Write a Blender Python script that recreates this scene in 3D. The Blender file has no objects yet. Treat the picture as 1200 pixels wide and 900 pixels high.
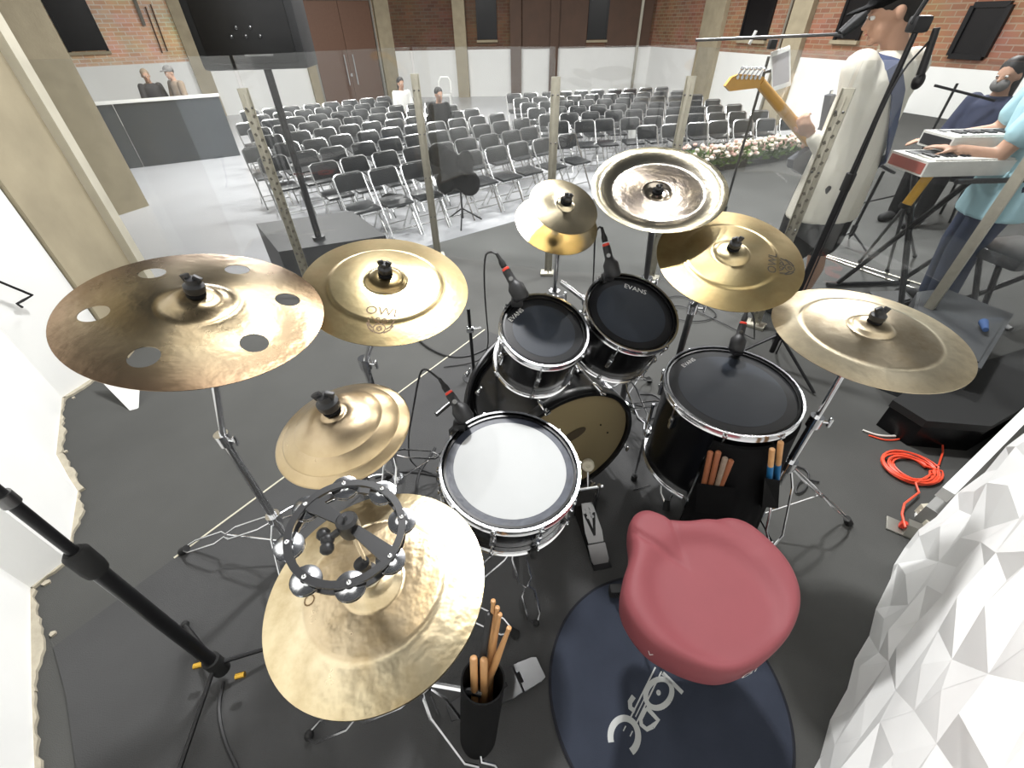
import bpy, bmesh, math, random
from math import sin, cos, pi, sqrt, atan2, radians
from mathutils import Vector, Matrix, geometry
random.seed(7)
SC = bpy.context.scene
COL = SC.collection
# ------------------------------------------------------------------ camera
F_PX = 510.0; CAM_H = 1.58; PITCH = math.atan(F_PX/612.0); ROLL = 0.0196
CAM = Vector((0, 0, CAM_H))
_f = Vector((0, cos(PITCH), -sin(PITCH))); _u0 = Vector((0, sin(PITCH), cos(PITCH))); _r0 = Vector((1, 0, 0))
_r = cos(ROLL)*_r0 - sin(ROLL)*_u0
_u = sin(ROLL)*_r0 + cos(ROLL)*_u0
cd = bpy.data.cameras.new('camera'); cam = bpy.data.objects.new('camera', cd); COL.objects.link(cam)
cd.sensor_fit = 'HORIZONTAL'; cd.sensor_width = 36.0; cd.lens = 36.0*F_PX/1200.0
cd.clip_start = 0.02; cd.clip_end = 200
cam.matrix_world = Matrix(((_r.x, _u.x, -_f.x, CAM.x), (_r.y, _u.y, -_f.y, CAM.y), (_r.z, _u.z, -_f.z, CAM.z), (0, 0, 0, 1)))
SC.camera = cam
# ------------------------------------------------------------------ world, lights, exposure
w = bpy.data.worlds.new('world'); SC.world = w; w.use_nodes = True
bg = w.node_tree.nodes['Background']; bg.inputs[0].default_value = (0.93, 0.96, 1, 1); bg.inputs[1].default_value = 0.06
SC.view_settings.view_transform = 'Standard'; SC.view_settings.look = 'None'
SC.view_settings.exposure = 0.55; SC.view_settings.gamma = 1
def area(name, loc, target, sx, sy, power, col=(1, 1, 1), spread=180):
    l = bpy.data.lights.new(name, 'AREA'); l.shape = 'RECTANGLE'; l.size = sx; l.size_y = sy; l.energy = power; l.color = col; l.spread = math.radians(spread)
    o = bpy.data.objects.new(name, l); COL.objects.link(o); o.location = loc
    o.rotation_euler = (Vector(target)-Vector(loc)).to_track_quat('-Z', 'Y').to_euler(); return o
area('stage_lamp', (0.37, 2.75, 4.2), (0.3, 0.9, 0.4), 0.26, 0.22, 134)
area('stage_lamp', (-0.6, 2.5, 3.5), (-0.5, 0.9, 0.8), 0.08, 0.08, 15)
area('stage_lamp', (1.2, 2.6, 3.5), (0.7, 1.0, 0.8), 0.08, 0.08, 7)
area('stage_lamp', (2.4, 4.4, 4.2), (2.3, 4.3, 0), 0.5, 0.4, 75, spread=95)
area('stage_lamp', (-0.9, 3.9, 4.2), (-0.8, 3.8, 0), 0.5, 0.4, 45, spread=90)
for hx, hy, he in ((-4.6, 10.0, 400), (0.2, 9.0, 270), (-2.5, 14.0, 240), (4.0, 13.0, 190), (5.6, 7.0, 260)):
    area('hall_lamp', (hx, hy, 4.1), (hx, hy, 0), 1.6, 0.6, he*0.95, (1, 0.985, 0.96))
# ------------------------------------------------------------------ pixel -> place helpers (real positions on real planes)
def ray(px, py): return ((px-600)*_r + (450-py)*_u + F_PX*_f).normalized()
def P(px, py, z=0.0):
    d = ray(px, py); return CAM + d*((z-CAM_H)/d.z)
def at(px, py, Y):
    d = ray(px, py); return CAM + d*(Y/d.y)
def onplane(px, py, c, n):
    d = ray(px, py); c = Vector(c); n = Vector(n); return CAM + d*((c-CAM).dot(n)/d.dot(n))
V = Vector
# ------------------------------------------------------------------ materials
def lin(c):
    o = []
    for v in c[:3]:
        v = v/255.0
        o.append(v/12.92 if v <= 0.04045 else ((v+0.055)/1.055)**2.4)
    return (*o, 1.0)
def newmat(name):
    m = bpy.data.materials.new(name); m.use_nodes = True
    nt = m.node_tree; return m, nt, nt.nodes['Principled BSDF']
def mat(name, col, rough=0.5, metal=0.0, var=0.12, scale=18, bump=0.0, bscale=120, spec=0.5, col2=None, coat=0.0):
    m, nt, b = newmat(name); N = nt.nodes; L = nt.links
    tc = N.new('ShaderNodeTexCoord'); nz = N.new('ShaderNodeTexNoise'); nz.inputs['Scale'].default_value = scale; nz.inputs['Detail'].default_value = 5
    L.new(tc.outputs['Object'], nz.inputs['Vector'])
    mx = N.new('ShaderNodeMix'); mx.data_type = 'RGBA'
    c = lin(col); c2 = lin(col2) if col2 else tuple(max(0, v*(1-2*var)) for v in c[:3])+(1,)
    if not col2: c = tuple(min(1, v*(1+var)) for v in c[:3])+(1,)
    mx.inputs[6].default_value = c; mx.inputs[7].default_value = c2
    L.new(nz.outputs['Fac'], mx.inputs[0]); L.new(mx.outputs[2], b.inputs['Base Color'])
    b.inputs['Roughness'].default_value = rough; b.inputs['Metallic'].default_value = metal
    b.inputs['Specular IOR Level'].default_value = spec; b.inputs['Coat Weight'].default_value = coat
    if bump:
        n2 = N.new('ShaderNodeTexNoise'); n2.inputs['Scale'].default_value = bscale; n2.inputs['Detail'].default_value = 3
        L.new(tc.outputs['Object'], n2.inputs['Vector'])
        bp = N.new('ShaderNodeBump'); bp.inputs['Strength'].default_value = bump; bp.inputs['Distance'].default_value = 0.004
        L.new(n2.outputs['Fac'], bp.inputs['Height']); L.new(bp.outputs['Normal'], b.inputs['Normal'])
    return m
def brass(name, R, bands, rough=0.26, spot=0.35, dark=(120, 92, 50), hammer=0.15, spotscale=14, aniso=0.6):
    """cymbal metal: tone follows the lathing zones (radius), patchy patina, hammered and grooved relief"""
    m, nt, b = newmat(name); N = nt.nodes; L = nt.links
    tc = N.new('ShaderNodeTexCoord'); sp = N.new('ShaderNodeSeparateXYZ'); L.new(tc.outputs['Object'], sp.inputs[0])
    def mth(op, a, bb=None):
        n = N.new('ShaderNodeMath'); n.operation = op
        for i, v in enumerate((a, bb)):
            if v is None: continue
            if isinstance(v, (int, float)): n.inputs[i].default_value = v
            else: L.new(v, n.inputs[i])
        return n.outputs[0]
    r2 = mth('ADD', mth('MULTIPLY', sp.outputs[0], sp.outputs[0]), mth('MULTIPLY', sp.outputs[1], sp.outputs[1]))
    r = mth('DIVIDE', mth('SQRT', r2), R)
    cr = N.new('ShaderNodeValToRGB'); cr.color_ramp.interpolation = 'LINEAR'
    els = cr.color_ramp.elements
    while len(els) < len(bands): els.new(0.5)
    for e, (p, c) in zip(els, bands): g_ = sum(c)/3; e.position = p; e.color = lin(tuple(v*0.72+g_*0.28 for v in c))
    L.new(r, cr.inputs[0])
    nz = N.new('ShaderNodeTexNoise'); nz.inputs['Scale'].default_value = spotscale; nz.inputs['Detail'].default_value = 7; nz.inputs['Roughness'].default_value = 0.62
    L.new(tc.outputs['Object'], nz.inputs['Vector'])
    mr = N.new('ShaderNodeMapRange'); mr.inputs[1].default_value = 0.42; mr.inputs[2].default_value = 0.75; mr.inputs[3].default_value = 0; mr.inputs[4].default_value = spot
    L.new(nz.outputs['Fac'], mr.inputs[0])
    mx = N.new('ShaderNodeMix'); mx.data_type = 'RGBA'; mx.inputs[7].default_value = lin(dark)
    L.new(mr.outputs[0], mx.inputs[0]); L.new(cr.outputs[0], mx.inputs[6]); L.new(mx.outputs[2], b.inputs['Base Color'])
    b.inputs['Metallic'].default_value = 1.0
    ro = mth('ADD', mth('MULTIPLY', nz.outputs['Fac'], 0.16), rough-0.08); L.new(ro, b.inputs['Roughness'])
    n3 = N.new('ShaderNodeTexNoise'); n3.inputs['Scale'].default_value = 42; n3.inputs['Detail'].default_value = 2
    L.new(tc.outputs['Object'], n3.inputs['Vector'])
    h = n3.outputs['Fac']
    tg = N.new('ShaderNodeTangent'); tg.direction_type = 'RADIAL'; tg.axis = 'Z'; L.new(tg.outputs[0], b.inputs['Tangent']); b.inputs['Anisotropic'].default_value = aniso
    bp = N.new('ShaderNodeBump'); bp.inputs['Strength'].default_value = hammer; bp.inputs['Distance'].default_value = 0.004
    L.new(h, bp.inputs['Height']); L.new(bp.outputs['Normal'], b.inputs['Normal'])
    return m
M = {}
M['chrome'] = mat('chrome', (225, 226, 228), 0.16, 1.0, 0.04)
M['slot_grey'] = mat('slot_grey', (96, 92, 82), 0.6)
M['dull_chrome'] = mat('dull_chrome', (124, 124, 124), 0.3, 1.0, 0.08)
M['steel_tube'] = mat('steel_tube', (120, 120, 120), 0.3, 1.0, 0.1)
M['black_plastic'] = mat('black_plastic', (26, 26, 28), 0.45, 0, 0.15)
M['black_rubber'] = mat('black_rubber', (22, 22, 22), 0.75, 0, 0.15)
M['black_shell'] = mat('black_shell', (9, 9, 11), 0.25, 0, 0.1, spec=0.4)
M['black_cloth'] = mat('black_cloth', (13, 13, 14), 0.95, 0, 0.25, bump=0.3, bscale=300, spec=0.2)
M['black_metal'] = mat('black_metal', (24, 24, 26), 0.35, 0.2, 0.15)
M['grey_metal'] = mat('grey_metal', (150, 148, 140), 0.38, 0.7, 0.1)
M['aluminium'] = mat('aluminium', (176, 172, 158), 0.4, 0.75, 0.12, scale=30)
M['wood_stick'] = mat('stick_wood', (196, 148, 98), 0.5, 0, 0.12, scale=30)
M['dark_stick'] = mat('dark_stick_wood', (140, 84, 52), 0.5, 0, 0.15, scale=30)
M['grey_stick'] = mat('grey_stick_wood', (140, 124, 108), 0.5, 0, 0.2, scale=60)
M['blue_grip'] = mat('blue_grip', (34, 108, 160), 0.55, 0, 0.08)
M['red'] = mat('red_plastic', (224, 60, 40), 0.45)
M['white_plastic'] = mat('white_plastic', (226, 226, 222), 0.4, 0, 0.03)
M['white_print'] = mat('white_print', (215, 215, 212), 0.5, 0, 0.03)
M['black_print'] = mat('black_print', (30, 24, 16), 0.5, 0, 0.05)
M['brown_print'] = mat('brown_print', (96, 72, 38), 0.5, 0, 0.1)
M['orange_cable'] = mat('orange_cable', (238, 84, 54), 0.42, 0, 0.05)
M['black_cable'] = mat('black_cable', (24, 24, 26), 0.5, 0, 0.1)
M['white_cable'] = mat('white_cable', (220, 216, 208), 0.5, 0, 0.05)
M['felt'] = mat('felt', (206, 200, 180), 0.95, 0, 0.1)
M['stage_carpet'] = mat('stage_carpet', (80, 80, 78), 0.95, 0, 0.16, scale=2.2, bump=0.5, bscale=420, spec=0.15)
M['rug_grey'] = mat('kit_rug', (74, 74, 74), 0.95, 0, 0.14, scale=3, bump=0.5, bscale=420, spec=0.12)
M['rug_navy'] = mat('navy_rug', (52, 57, 69), 0.9, 0, 0.14, scale=9, bump=0.35, bscale=500, spec=0.2)
M['rug_edge'] = mat('rug_binding', (20, 22, 32), 0.9)
M['hall_floor'] = mat('hall_floor', (186, 187, 190), 0.22, 0, 0.05, scale=1.5)
M['ledge_top'] = mat('ledge_grey', (150, 150, 147), 0.75, 0, 0.06, scale=9, bump=0.15, bscale=60)
M['riser'] = mat('stage_riser', (70, 70, 70), 0.8)
M['white_wall'] = mat('white_wall', (244, 244, 241), 0.7, 0, 0.03, scale=3, bump=0.15, bscale=30)
M['grey_wall'] = mat('grey_plaster', (196, 196, 192), 0.75, 0, 0.05, scale=5, bump=0.15, bscale=60)
M['concrete'] = mat('concrete', (164, 153, 128), 0.85, 0, 0.16, scale=4.5, bump=0.35, bscale=40)
M['concrete_pale'] = mat('concrete_pale', (198, 192, 174), 0.85, 0, 0.12, scale=6, bump=0.3, bscale=40)
M['rubble'] = mat('broken_plaster', (176, 168, 150), 0.9, 0, 0.2, scale=25, bump=0.5, bscale=60)
M['panel'] = mat('facet_panel', (238, 238, 236), 0.5, 0, 0.02, scale=8)
M['seat'] = mat('throne_vinyl', (126, 64, 69), 0.62, 0, 0.05, scale=8, bump=0.06, bscale=500, spec=0.3)
M['skin'] = mat('skin', (184, 144, 120), 0.55, 0, 0.06)
M['hair'] = mat('hair', (24, 20, 18), 0.6, 0, 0.2, scale=80)
M['cream_shirt'] = mat('cream_shirt', (222, 216, 202), 0.85, 0, 0.04, scale=12, bump=0.2, bscale=30)
M['blue_shirt'] = mat('pale_blue_shirt', (168, 206, 216), 0.85, 0, 0.06, scale=12, bump=0.2, bscale=25)
M['navy_cloth'] = mat('navy_cloth', (50, 56, 80), 0.85, 0, 0.15, scale=14)
M['jeans'] = mat('jeans', (46, 58, 84), 0.85, 0, 0.2, scale=14)
M['strap'] = mat('guitar_strap', (70, 80, 112), 0.7, 0, 0.2, scale=20)
M['maple'] = mat('maple', (206, 158, 80), 0.35, 0, 0.1, scale=10, coat=0.3)
M['guitar_grey'] = mat('guitar_body', (78, 80, 86), 0.3, 0, 0.2, scale=20, coat=0.3)
M['chair_vinyl'] = mat('chair_vinyl', (36, 38, 40), 0.36, 0, 0.1, scale=20)
M['chair_chrome'] = mat('chair_chrome', (214, 214, 212), 0.25, 0.85, 0.05)
M['door_brown'] = mat('door_brown', (108, 80, 64), 0.4, 0.2, 0.08)
M['dark_opening'] = mat('window_dark', (14, 14, 17), 0.3)
M['brown_board'] = mat('brown_board', (84, 60, 44), 0.6, 0, 0.15, scale=3)
M['booth_grey'] = mat('booth_front', (60, 66, 72), 0.22, 0.1, 0.15, scale=2)
M['speaker_black'] = mat('speaker_black', (30, 31, 33), 0.55, 0, 0.15, scale=40)
M['case_grey'] = mat('case_grey', (66, 68, 70), 0.5, 0, 0.12, scale=10)
M['leaf'] = mat('leaf', (86, 116, 46), 0.6, 0, 0.25, scale=30)
M['petal'] = mat('petal', (236, 222, 206), 0.6, 0, 0.08, scale=20)
M['petal_pink'] = mat('petal_pink', (228, 186, 174), 0.6, 0, 0.08, scale=20)
M['yellow'] = mat('yellow_tape', (222, 168, 40), 0.4, 0, 0.12, scale=30)
M['gold'] = mat('gold_metal', (214, 170, 70), 0.25, 0.9, 0.1)
M['kb_white'] = mat('keyboard_white', (228, 226, 220), 0.4)
M['kb_black'] = mat('keyboard_black', (36, 36, 40), 0.4)
M['grey_cloth'] = mat('grey_cloth', (120, 118, 116), 0.9, 0, 0.1)
M['dark_cloth'] = mat('dark_cloth', (52, 52, 58), 0.9, 0, 0.15)
M['tan_cloth'] = mat('tan_cloth', (150, 132, 112), 0.9, 0, 0.1)
M['screen'] = mat('phone_screen', (170, 166, 168), 0.2, 0, 0.05)
M['blue_thing'] = mat('blue_cloth', (58, 84, 128), 0.8)
M['clear_ring'] = mat('head_ring', (72, 77, 90), 0.4, 0.0, 0.1, scale=30, col2=(18, 21, 29), bump=0.2, spec=0.3, bscale=60)
M['snare_head'] = mat('coated_head', (170, 172, 172), 0.5, 0, 0.02, spec=0.35)
M['tom_head'] = mat('black_head', (17, 18, 21), 0.4, 0, 0.15, scale=12, spec=0.25)
M['tom_dot'] = mat('black_head_dot', (40, 45, 53), 0.42, 0, 0.16, scale=7, spec=0.25)
M['kick_head'] = mat('amber_head', (138, 124, 92), 0.4, 0, 0.06, scale=5)
M['kick_patch'] = mat('kick_patch', (70, 60, 44), 0.5)
M['mic_black'] = mat('mic_black', (22, 22, 24), 0.5)
M['dark_wood_hoop'] = mat('black_hoop', (16, 16, 17), 0.3)
def acrylic():
    m, nt, b = newmat('acrylic'); N = nt.nodes; L = nt.links; N.remove(b)
    out = N['Material Output']; tr = N.new('ShaderNodeBsdfTransparent'); tr.inputs[0].default_value = (0.96, 0.97, 0.97, 1)
    gl = N.new('ShaderNodeBsdfGlossy'); gl.inputs[1].default_value = 0.02
    df = N.new('ShaderNodeBsdfDiffuse'); df.inputs[0].default_value = (0.8, 0.8, 0.8, 1)
    fr = N.new('ShaderNodeFresnel'); ge = N.new('ShaderNodeNewGeometry'); ir = N.new('ShaderNodeMapRange'); ir.inputs[3].default_value = 1.5; ir.inputs[4].default_value = 1/1.5
    L.new(ge.outputs['Backfacing'], ir.inputs[0]); L.new(ir.outputs[0], fr.inputs[0])
    a1 = N.new('ShaderNodeMixShader'); a2 = N.new('ShaderNodeMixShader'); a2.inputs[0].default_value = 0.018
    mm = N.new('ShaderNodeMath'); mm.operation = 'MULTIPLY'; mm.inputs[1].default_value = 1.2; L.new(fr.outputs[0], mm.inputs[0])
    L.new(mm.outputs[0], a1.inputs[0]); L.new(tr.outputs[0], a1.inputs[1]); L.new(gl.outputs[0], a1.inputs[2])
    L.new(a1.outputs[0], a2.inputs[1]); L.new(df.outputs[0], a2.inputs[2]); L.new(a2.outputs[0], out.inputs[0]); return m
M['acrylic'] = acrylic()
def brickmat(name, c1, c2, mortar, sx=1.0):
    m, nt, b = newmat(name); N = nt.nodes; L = nt.links
    tc = N.new('ShaderNodeTexCoord'); bt = N.new('ShaderNodeTexBrick'); mp = N.new('ShaderNodeMapping')
    mp.inputs['Scale'].default_value = (1, 1, 1); L.new(tc.outputs['UV'], mp.inputs[0]); L.new(mp.outputs[0], bt.inputs['Vector'])
    bt.inputs['Color1'].default_value = lin(c1); bt.inputs['Color2'].default_value = lin(c2); bt.inputs['Mortar'].default_value = lin(mortar)
    bt.inputs['Scale'].default_value = 1.0; bt.inputs['Brick Width'].default_value = 0.27; bt.inputs['Row Height'].default_value = 0.095; bt.inputs['Mortar Size'].default_value = 0.012
    nz = N.new('ShaderNodeTexNoise'); nz.inputs['Scale'].default_value = 1.3; nz.inputs['Detail'].default_value = 6; L.new(tc.outputs['UV'], nz.inputs['Vector'])
    mx = N.new('ShaderNodeMix'); mx.data_type = 'RGBA'; mx.blend_type = 'MULTIPLY'; mx.inputs[0].default_value = 0.55
    L.new(bt.outputs['Color'], mx.inputs[6]); L.new(nz.outputs['Color'], mx.inputs[7])
    hs = N.new('ShaderNodeHueSaturation'); hs.inputs['Value'].default_value = 1.25; hs.inputs['Saturation'].default_value = 0.95; L.new(mx.outputs[2], hs.inputs['Color'])
    L.new(hs.outputs[0], b.inputs['Base Color']); b.inputs['Roughness'].default_value = 0.9
    bp = N.new('ShaderNodeBump'); bp.inputs['Strength'].default_value = 0.6; bp.inputs['Distance'].default_value = 0.02; L.new(bt.outputs['Fac'], bp.inputs['Height']); bp.invert = True
    L.new(bp.outputs[0], b.inputs['Normal']); return m
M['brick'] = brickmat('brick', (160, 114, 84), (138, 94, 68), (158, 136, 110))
M['brick_overlit'] = brickmat('brick_overlit', (236, 196, 158), (222, 176, 136), (238, 222, 198))  # left far wall: overexposed light is put into this paler brick colour
M['brick_unlit'] = brickmat('brick_unlit', (112, 78, 58), (92, 62, 46), (104, 88, 72))  # middle far wall: the unlit upper part is painted in as darker brick
# ------------------------------------------------------------------ mesh builder
def basis(n):
    n = V(n).normalized(); a = V((0, 1, 0)) if abs(n.y) < 0.95 else V((1, 0, 0))
    x = a.cross(n).normalized(); y = n.cross(x); return x, y, n
class MB:
    def __init__(s): s.v = []; s.f = []; s.uv = None
    def add(s, vs, fs):
        o = len(s.v); s.v += [V(p) for p in vs]; s.f += [tuple(i+o for i in f) for f in fs]
    def tube(s, a, b, r, r2=None, n=10):
        r2 = r if r2 is None else r2; a = V(a); b = V(b); x, y, z = basis(b-a)
        vs = [a+(x*cos(t)+y*sin(t))*r for t in [2*pi*i/n for i in range(n)]]+[b+(x*cos(t)+y*sin(t))*r2 for t in [2*pi*i/n for i in range(n)]]
        fs = [(i, (i+1) % n, n+(i+1) % n, n+i) for i in range(n)]+[tuple(range(n-1, -1, -1)), tuple(range(n, 2*n))]
        s.add(vs, fs); return s
    def path(s, pts, r, n=6, closed=False, radii=None, smooth=0):
        pts = [V(p) for p in pts]
        for _ in range(smooth):
            q = []
            m = len(pts)
            if closed:
                for i in range(m):
                    a, b = pts[i], pts[(i+1) % m]; q += [a*0.75+b*0.25, a*0.25+b*0.75]
            else:
                q = [pts[0]]
                for i in range(m-1):
                    a, b = pts[i], pts[i+1]; q += [a*0.75+b*0.25, a*0.25+b*0.75]
                q.append(pts[-1])
            pts = q
        m = len(pts); vs = []; up = None
        for i, p in enumerate(pts):
            if closed: t = pts[(i+1) % m]-pts[i-1]
            else: t = pts[min(i+1, m-1)]-pts[max(i-1, 0)]
            if t.length < 1e-9: t = V((0, 0, 1))
            t.normalize()
            if up is None: x, y, _ = basis(t)
            else:
                x = up-t*up.dot(t)
                if x.length < 1e-6: x, y, _ = basis(t)
                x.normalize(); y = t.cross(x)
            up = x; rr = radii[i] if radii and len(radii) == m else r
            vs += [p+(x*cos(a)+y*sin(a))*rr for a in [2*pi*k/n for k in range(n)]]
        fs = []
        for i in range(m if closed else m-1):
            j = (i+1) % m
            fs += [(i*n+k, i*n+(k+1) % n, j*n+(k+1) % n, j*n+k) for k in range(n)]
        if not closed: fs += [tuple(range(n-1, -1, -1)), tuple(range((m-1)*n, m*n))]
        s.add(vs, fs); return s
    def capsules(s, pts, radii, n=10):
        """chain of round-ended tapering limbs"""
        for a, b, r1, r2 in zip(pts[:-1], pts[1:], radii[:-1], radii[1:]):
            s.tube(a, b, r1, r2, n)
        for p, r in zip(pts, radii): s.ball(p, (r, r, r), n, max(6, n//2))
        return s
    def lathe(s, prof, c=(0, 0, 0), axis=(0, 0, 1), n=48, closed=False, a0=0.0, a1=2*pi):
        c = V(c); x, y, z = basis(axis); full = abs(a1-a0-2*pi) < 1e-6; m = len(prof); vs = []; cols = n if full else n+1
        for k in range(cols):
            t = a0+(a1-a0)*k/n
            vs += [c+(x*cos(t)+y*sin(t))*r+z*h for r, h in prof]
        fs = []
        for k in range(n):
            k2 = (k+1) % cols
            for i in range(m if closed else m-1):
                j = (i+1) % m; fs.append((k*m+i, k2*m+i, k2*m+j, k*m+j))
        s.add(vs, fs); return s
    def ball(s, c, r, n=14, m=8, R=None):
        c = V(c); R = R or Matrix.Identity(3)
        if not hasattr(r, '__len__'): r = (r, r, r)
        vs = [c+R@V((0, 0, r[2]))]
        for j in range(1, m):
            a = pi*j/m
            vs += [c+R@V((r[0]*sin(a)*cos(2*pi*i/n), r[1]*sin(a)*sin(2*pi*i/n), r[2]*cos(a))) for i in range(n)]
        vs.append(c+R@V((0, 0, -r[2]))); fs = [(0, 1+i, 1+(i+1) % n) for i in range(n)]
        for j in range(m-2):
            fs += [(1+j*n+i, 1+(j+1)*n+i, 1+(j+1)*n+(i+1) % n, 1+j*n+(i+1) % n) for i in range(n)]
        e = len(vs)-1; fs += [(e, 1+(m-2)*n+(i+1) % n, 1+(m-2)*n+i) for i in range(n)]
        s.add(vs, fs); return s
    def box(s, c, size, R=None, bev=0.0):
        c = V(c); R = R or Matrix.Identity(3); hx, hy, hz = [q/2 for q in size]
        if bev <= 0:
            vs = [c+R@V((sx*hx, sy*hy, sz*hz)) for sx in (-1, 1) for sy in (-1, 1) for sz in (-1, 1)]
            s.add(vs, [(0, 1, 3, 2), (4, 6, 7, 5), (0, 4, 5, 1), (2, 3, 7, 6), (0, 2, 6, 4), (1, 5, 7, 3)])
        else:
            b = bmesh.new(); bmesh.ops.create_cube(b, size=1)
            for v in b.verts: v.co = V((v.co.x*size[0], v.co.y*size[1], v.co.z*size[2]))
            bmesh.ops.bevel(b, geom=b.edges[:], offset=min(bev, min(size)*0.45), segments=2, affect='EDGES', profile=0.6)
            b.verts.index_update(); s.add([c+R@v.co for v in b.verts], [tuple(v.index for v in f.verts) for f in b.faces]); b.free()
        return s
    def prism(s, poly, z0, z1, fn=None):
        """poly: list of 2D points (ccw); fn maps (x,y,z) to world"""
        fn = fn or (lambda x, y, z: V((x, y, z))); m = len(poly)
        vs = [fn(x, y, z0) for x, y in poly]+[fn(x, y, z1) for x, y in poly]
        s.add(vs, [(i, (i+1) % m, m+(i+1) % m, m+i) for i in range(m)]+[tuple(range(m-1, -1, -1)), tuple(range(m, 2*m))]); return s
    def quad(s, a, b, c, d): s.add([a, b, c, d], [(0, 1, 2, 3)]); return s
    def loft(s, rings, n=16, caps=True):
        """rings: (centre, axis_u*ru, axis_v*rv)"""
        vs = []
        for c, u, v in rings: vs += [V(c)+V(u)*cos(2*pi*k/n)+V(v)*sin(2*pi*k/n) for k in range(n)]
        m = len(rings); fs = []
        for i in range(m-1): fs += [(i*n+k, i*n+(k+1) % n, (i+1)*n+(k+1) % n, (i+1)*n+k) for k in range(n)]
        if caps: fs += [tuple(range(n-1, -1, -1)), tuple(range((m-1)*n, m*n))]
        s.add(vs, fs); return s
    def mesh(s, name, m, off=V((0, 0, 0)), sharp=40, recalc=True):
        me = bpy.data.meshes.new(name); me.from_pydata([tuple(p-off) for p in s.v], [], s.f)
        if recalc:
            b = bmesh.new(); b.from_mesh(me); bmesh.ops.recalc_face_normals(b, faces=b.faces); b.to_mesh(me); b.free()
        me.polygons.foreach_set('use_smooth', [True]*len(me.polygons))
        if sharp is not None: me.set_sharp_from_angle(angle=radians(sharp))
        if m: me.materials.append(m)
        return me
    def build(s, name, m, parent=None, sharp=40, loc=None, recalc=True):
        off = V((0, 0, 0))
        q = parent
        while q is not None: off = off+q.location; q = q.parent
        if loc is not None: off = V(loc)
        o = bpy.data.objects.new(name, s.mesh(name, m, off, sharp, recalc)); COL.objects.link(o)
        if parent is not None: o.parent = parent
        elif loc is not None: o.location = loc
        return o
def thing(name, label, cat, loc=(0, 0, 0), group=None):
    o = bpy.data.objects.new(name, None); COL.objects.link(o); o.location = loc; o.empty_display_size = 0.05
    o['label'] = label; o['category'] = cat
    if group: o['group'] = group
    return o
def tag(o, label=None, cat=None, group=None, kind=None):
    if label: o['label'] = label
    if cat: o['category'] = cat
    if group: o['group'] = group
    if kind: o['kind'] = kind
    return o
def struct(o): o['kind'] = 'structure'; return o
def dup(root, label=None, loc=None, rz=None):
    r = root.copy(); COL.objects.link(r)
    if loc is not None: r.location = loc
    if rz is not None: r.rotation_euler = (0, 0, rz)
    if label: r['label'] = label
    for ch in list(root.children):
        c = ch.copy(); COL.objects.link(c); c.parent = r
        for g in ch.children:
            d = g.copy(); COL.objects.link(d); d.parent = c
    return r
def eval_mesh(me, mods):
    """run modifiers on a mesh and return the result"""
    o = bpy.data.objects.new('work', me); COL.objects.link(o)
    for typ, kw in mods:
        md = o.modifiers.new('m', typ)
        for k, v in kw.items(): setattr(md, k, v)
    dg = bpy.context.evaluated_depsgraph_get(); r = bpy.data.meshes.new_from_object(o.evaluated_get(dg))
    bpy.data.objects.remove(o); return r
def fuse(mb, name, m, parent=None, voxel=0.009, smooth=4):
    """melt overlapping limbs into one continuous skin"""
    off = V((0, 0, 0)); q = parent
    while q is not None: off = off+q.location; q = q.parent
    me = mb.mesh(name, None, off, None)
    r = eval_mesh(me, [('REMESH', dict(mode='VOXEL', voxel_size=voxel)), ('SMOOTH', dict(factor=0.5, iterations=smooth))])
    r.polygons.foreach_set('use_smooth', [True]*len(r.polygons)); r.materials.clear(); r.materials.append(m); r.name = name
    o = bpy.data.objects.new(name, r); COL.objects.link(o); o.parent = parent; return o
def text_geo(txt, size):
    c = bpy.data.curves.new('t', 'FONT'); c.body = txt; c.size = size; c.align_x = 'CENTER'; c.align_y = 'CENTER'; c.resolution_u = 3
    o = bpy.data.objects.new('t', c); COL.objects.link(o); dg = bpy.context.evaluated_depsgraph_get()
    me = bpy.data.meshes.new_from_object(o.evaluated_get(dg)); vs = [(v.co.x, v.co.y) for v in me.vertices]; fs = [tuple(p.vertices) for p in me.polygons]
    bpy.data.objects.remove(o); return vs, fs
def stroke2d(pts, w):
    """flat ribbon of width w along 2D points"""
    vs = []; fs = []; m = len(pts)
    for i, p in enumerate(pts):
        a = V(pts[max(i-1, 0)]); b = V(pts[min(i+1, m-1)]); t = (b-a).normalized(); nn = V((-t.y, t.x))
        vs += [tuple(V(p)+nn*w/2), tuple(V(p)-nn*w/2)]
    fs = [(2*i, 2*i+1, 2*i+3, 2*i+2) for i in range(m-1)]; return vs, fs
def arc2d(cx, cy, rx, ry, a0, a1, n=20, rot=0):
    o = []
    for i in range(n+1):
        t = radians(a0+(a1-a0)*i/n); x = rx*cos(t); y = ry*sin(t); o.append((cx+x*cos(rot)-y*sin(rot), cy+x*sin(rot)+y*cos(rot)))
    return o
def link_leg(a, b, wid=0.03, r=0.0042):
    """double braced leg: two rods that spread and pinch together twice"""
    a = V(a); b = V(b); d = b-a; side = d.cross(V((0, 0, 1))).normalized(); mb = MB()
    for sg in (-1, 1):
        pts = [a+d*t+side*sg*wid*wv for t, wv in ((0, 0.25), (0.1, 0.5), (0.42, 0.5), (0.5, 0.12), (0.58, 0.5), (0.9, 0.5), (1, 0.12))]
        mb.path(pts, r, 6)
    return mb
# ================================================================== SETTING
HZ = -0.7
E0 = V((-0.62, 4.01, 0)); EU = V((0.806, 0.592, 0)); EV = V((-0.592, 0.806, 0))
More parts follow.
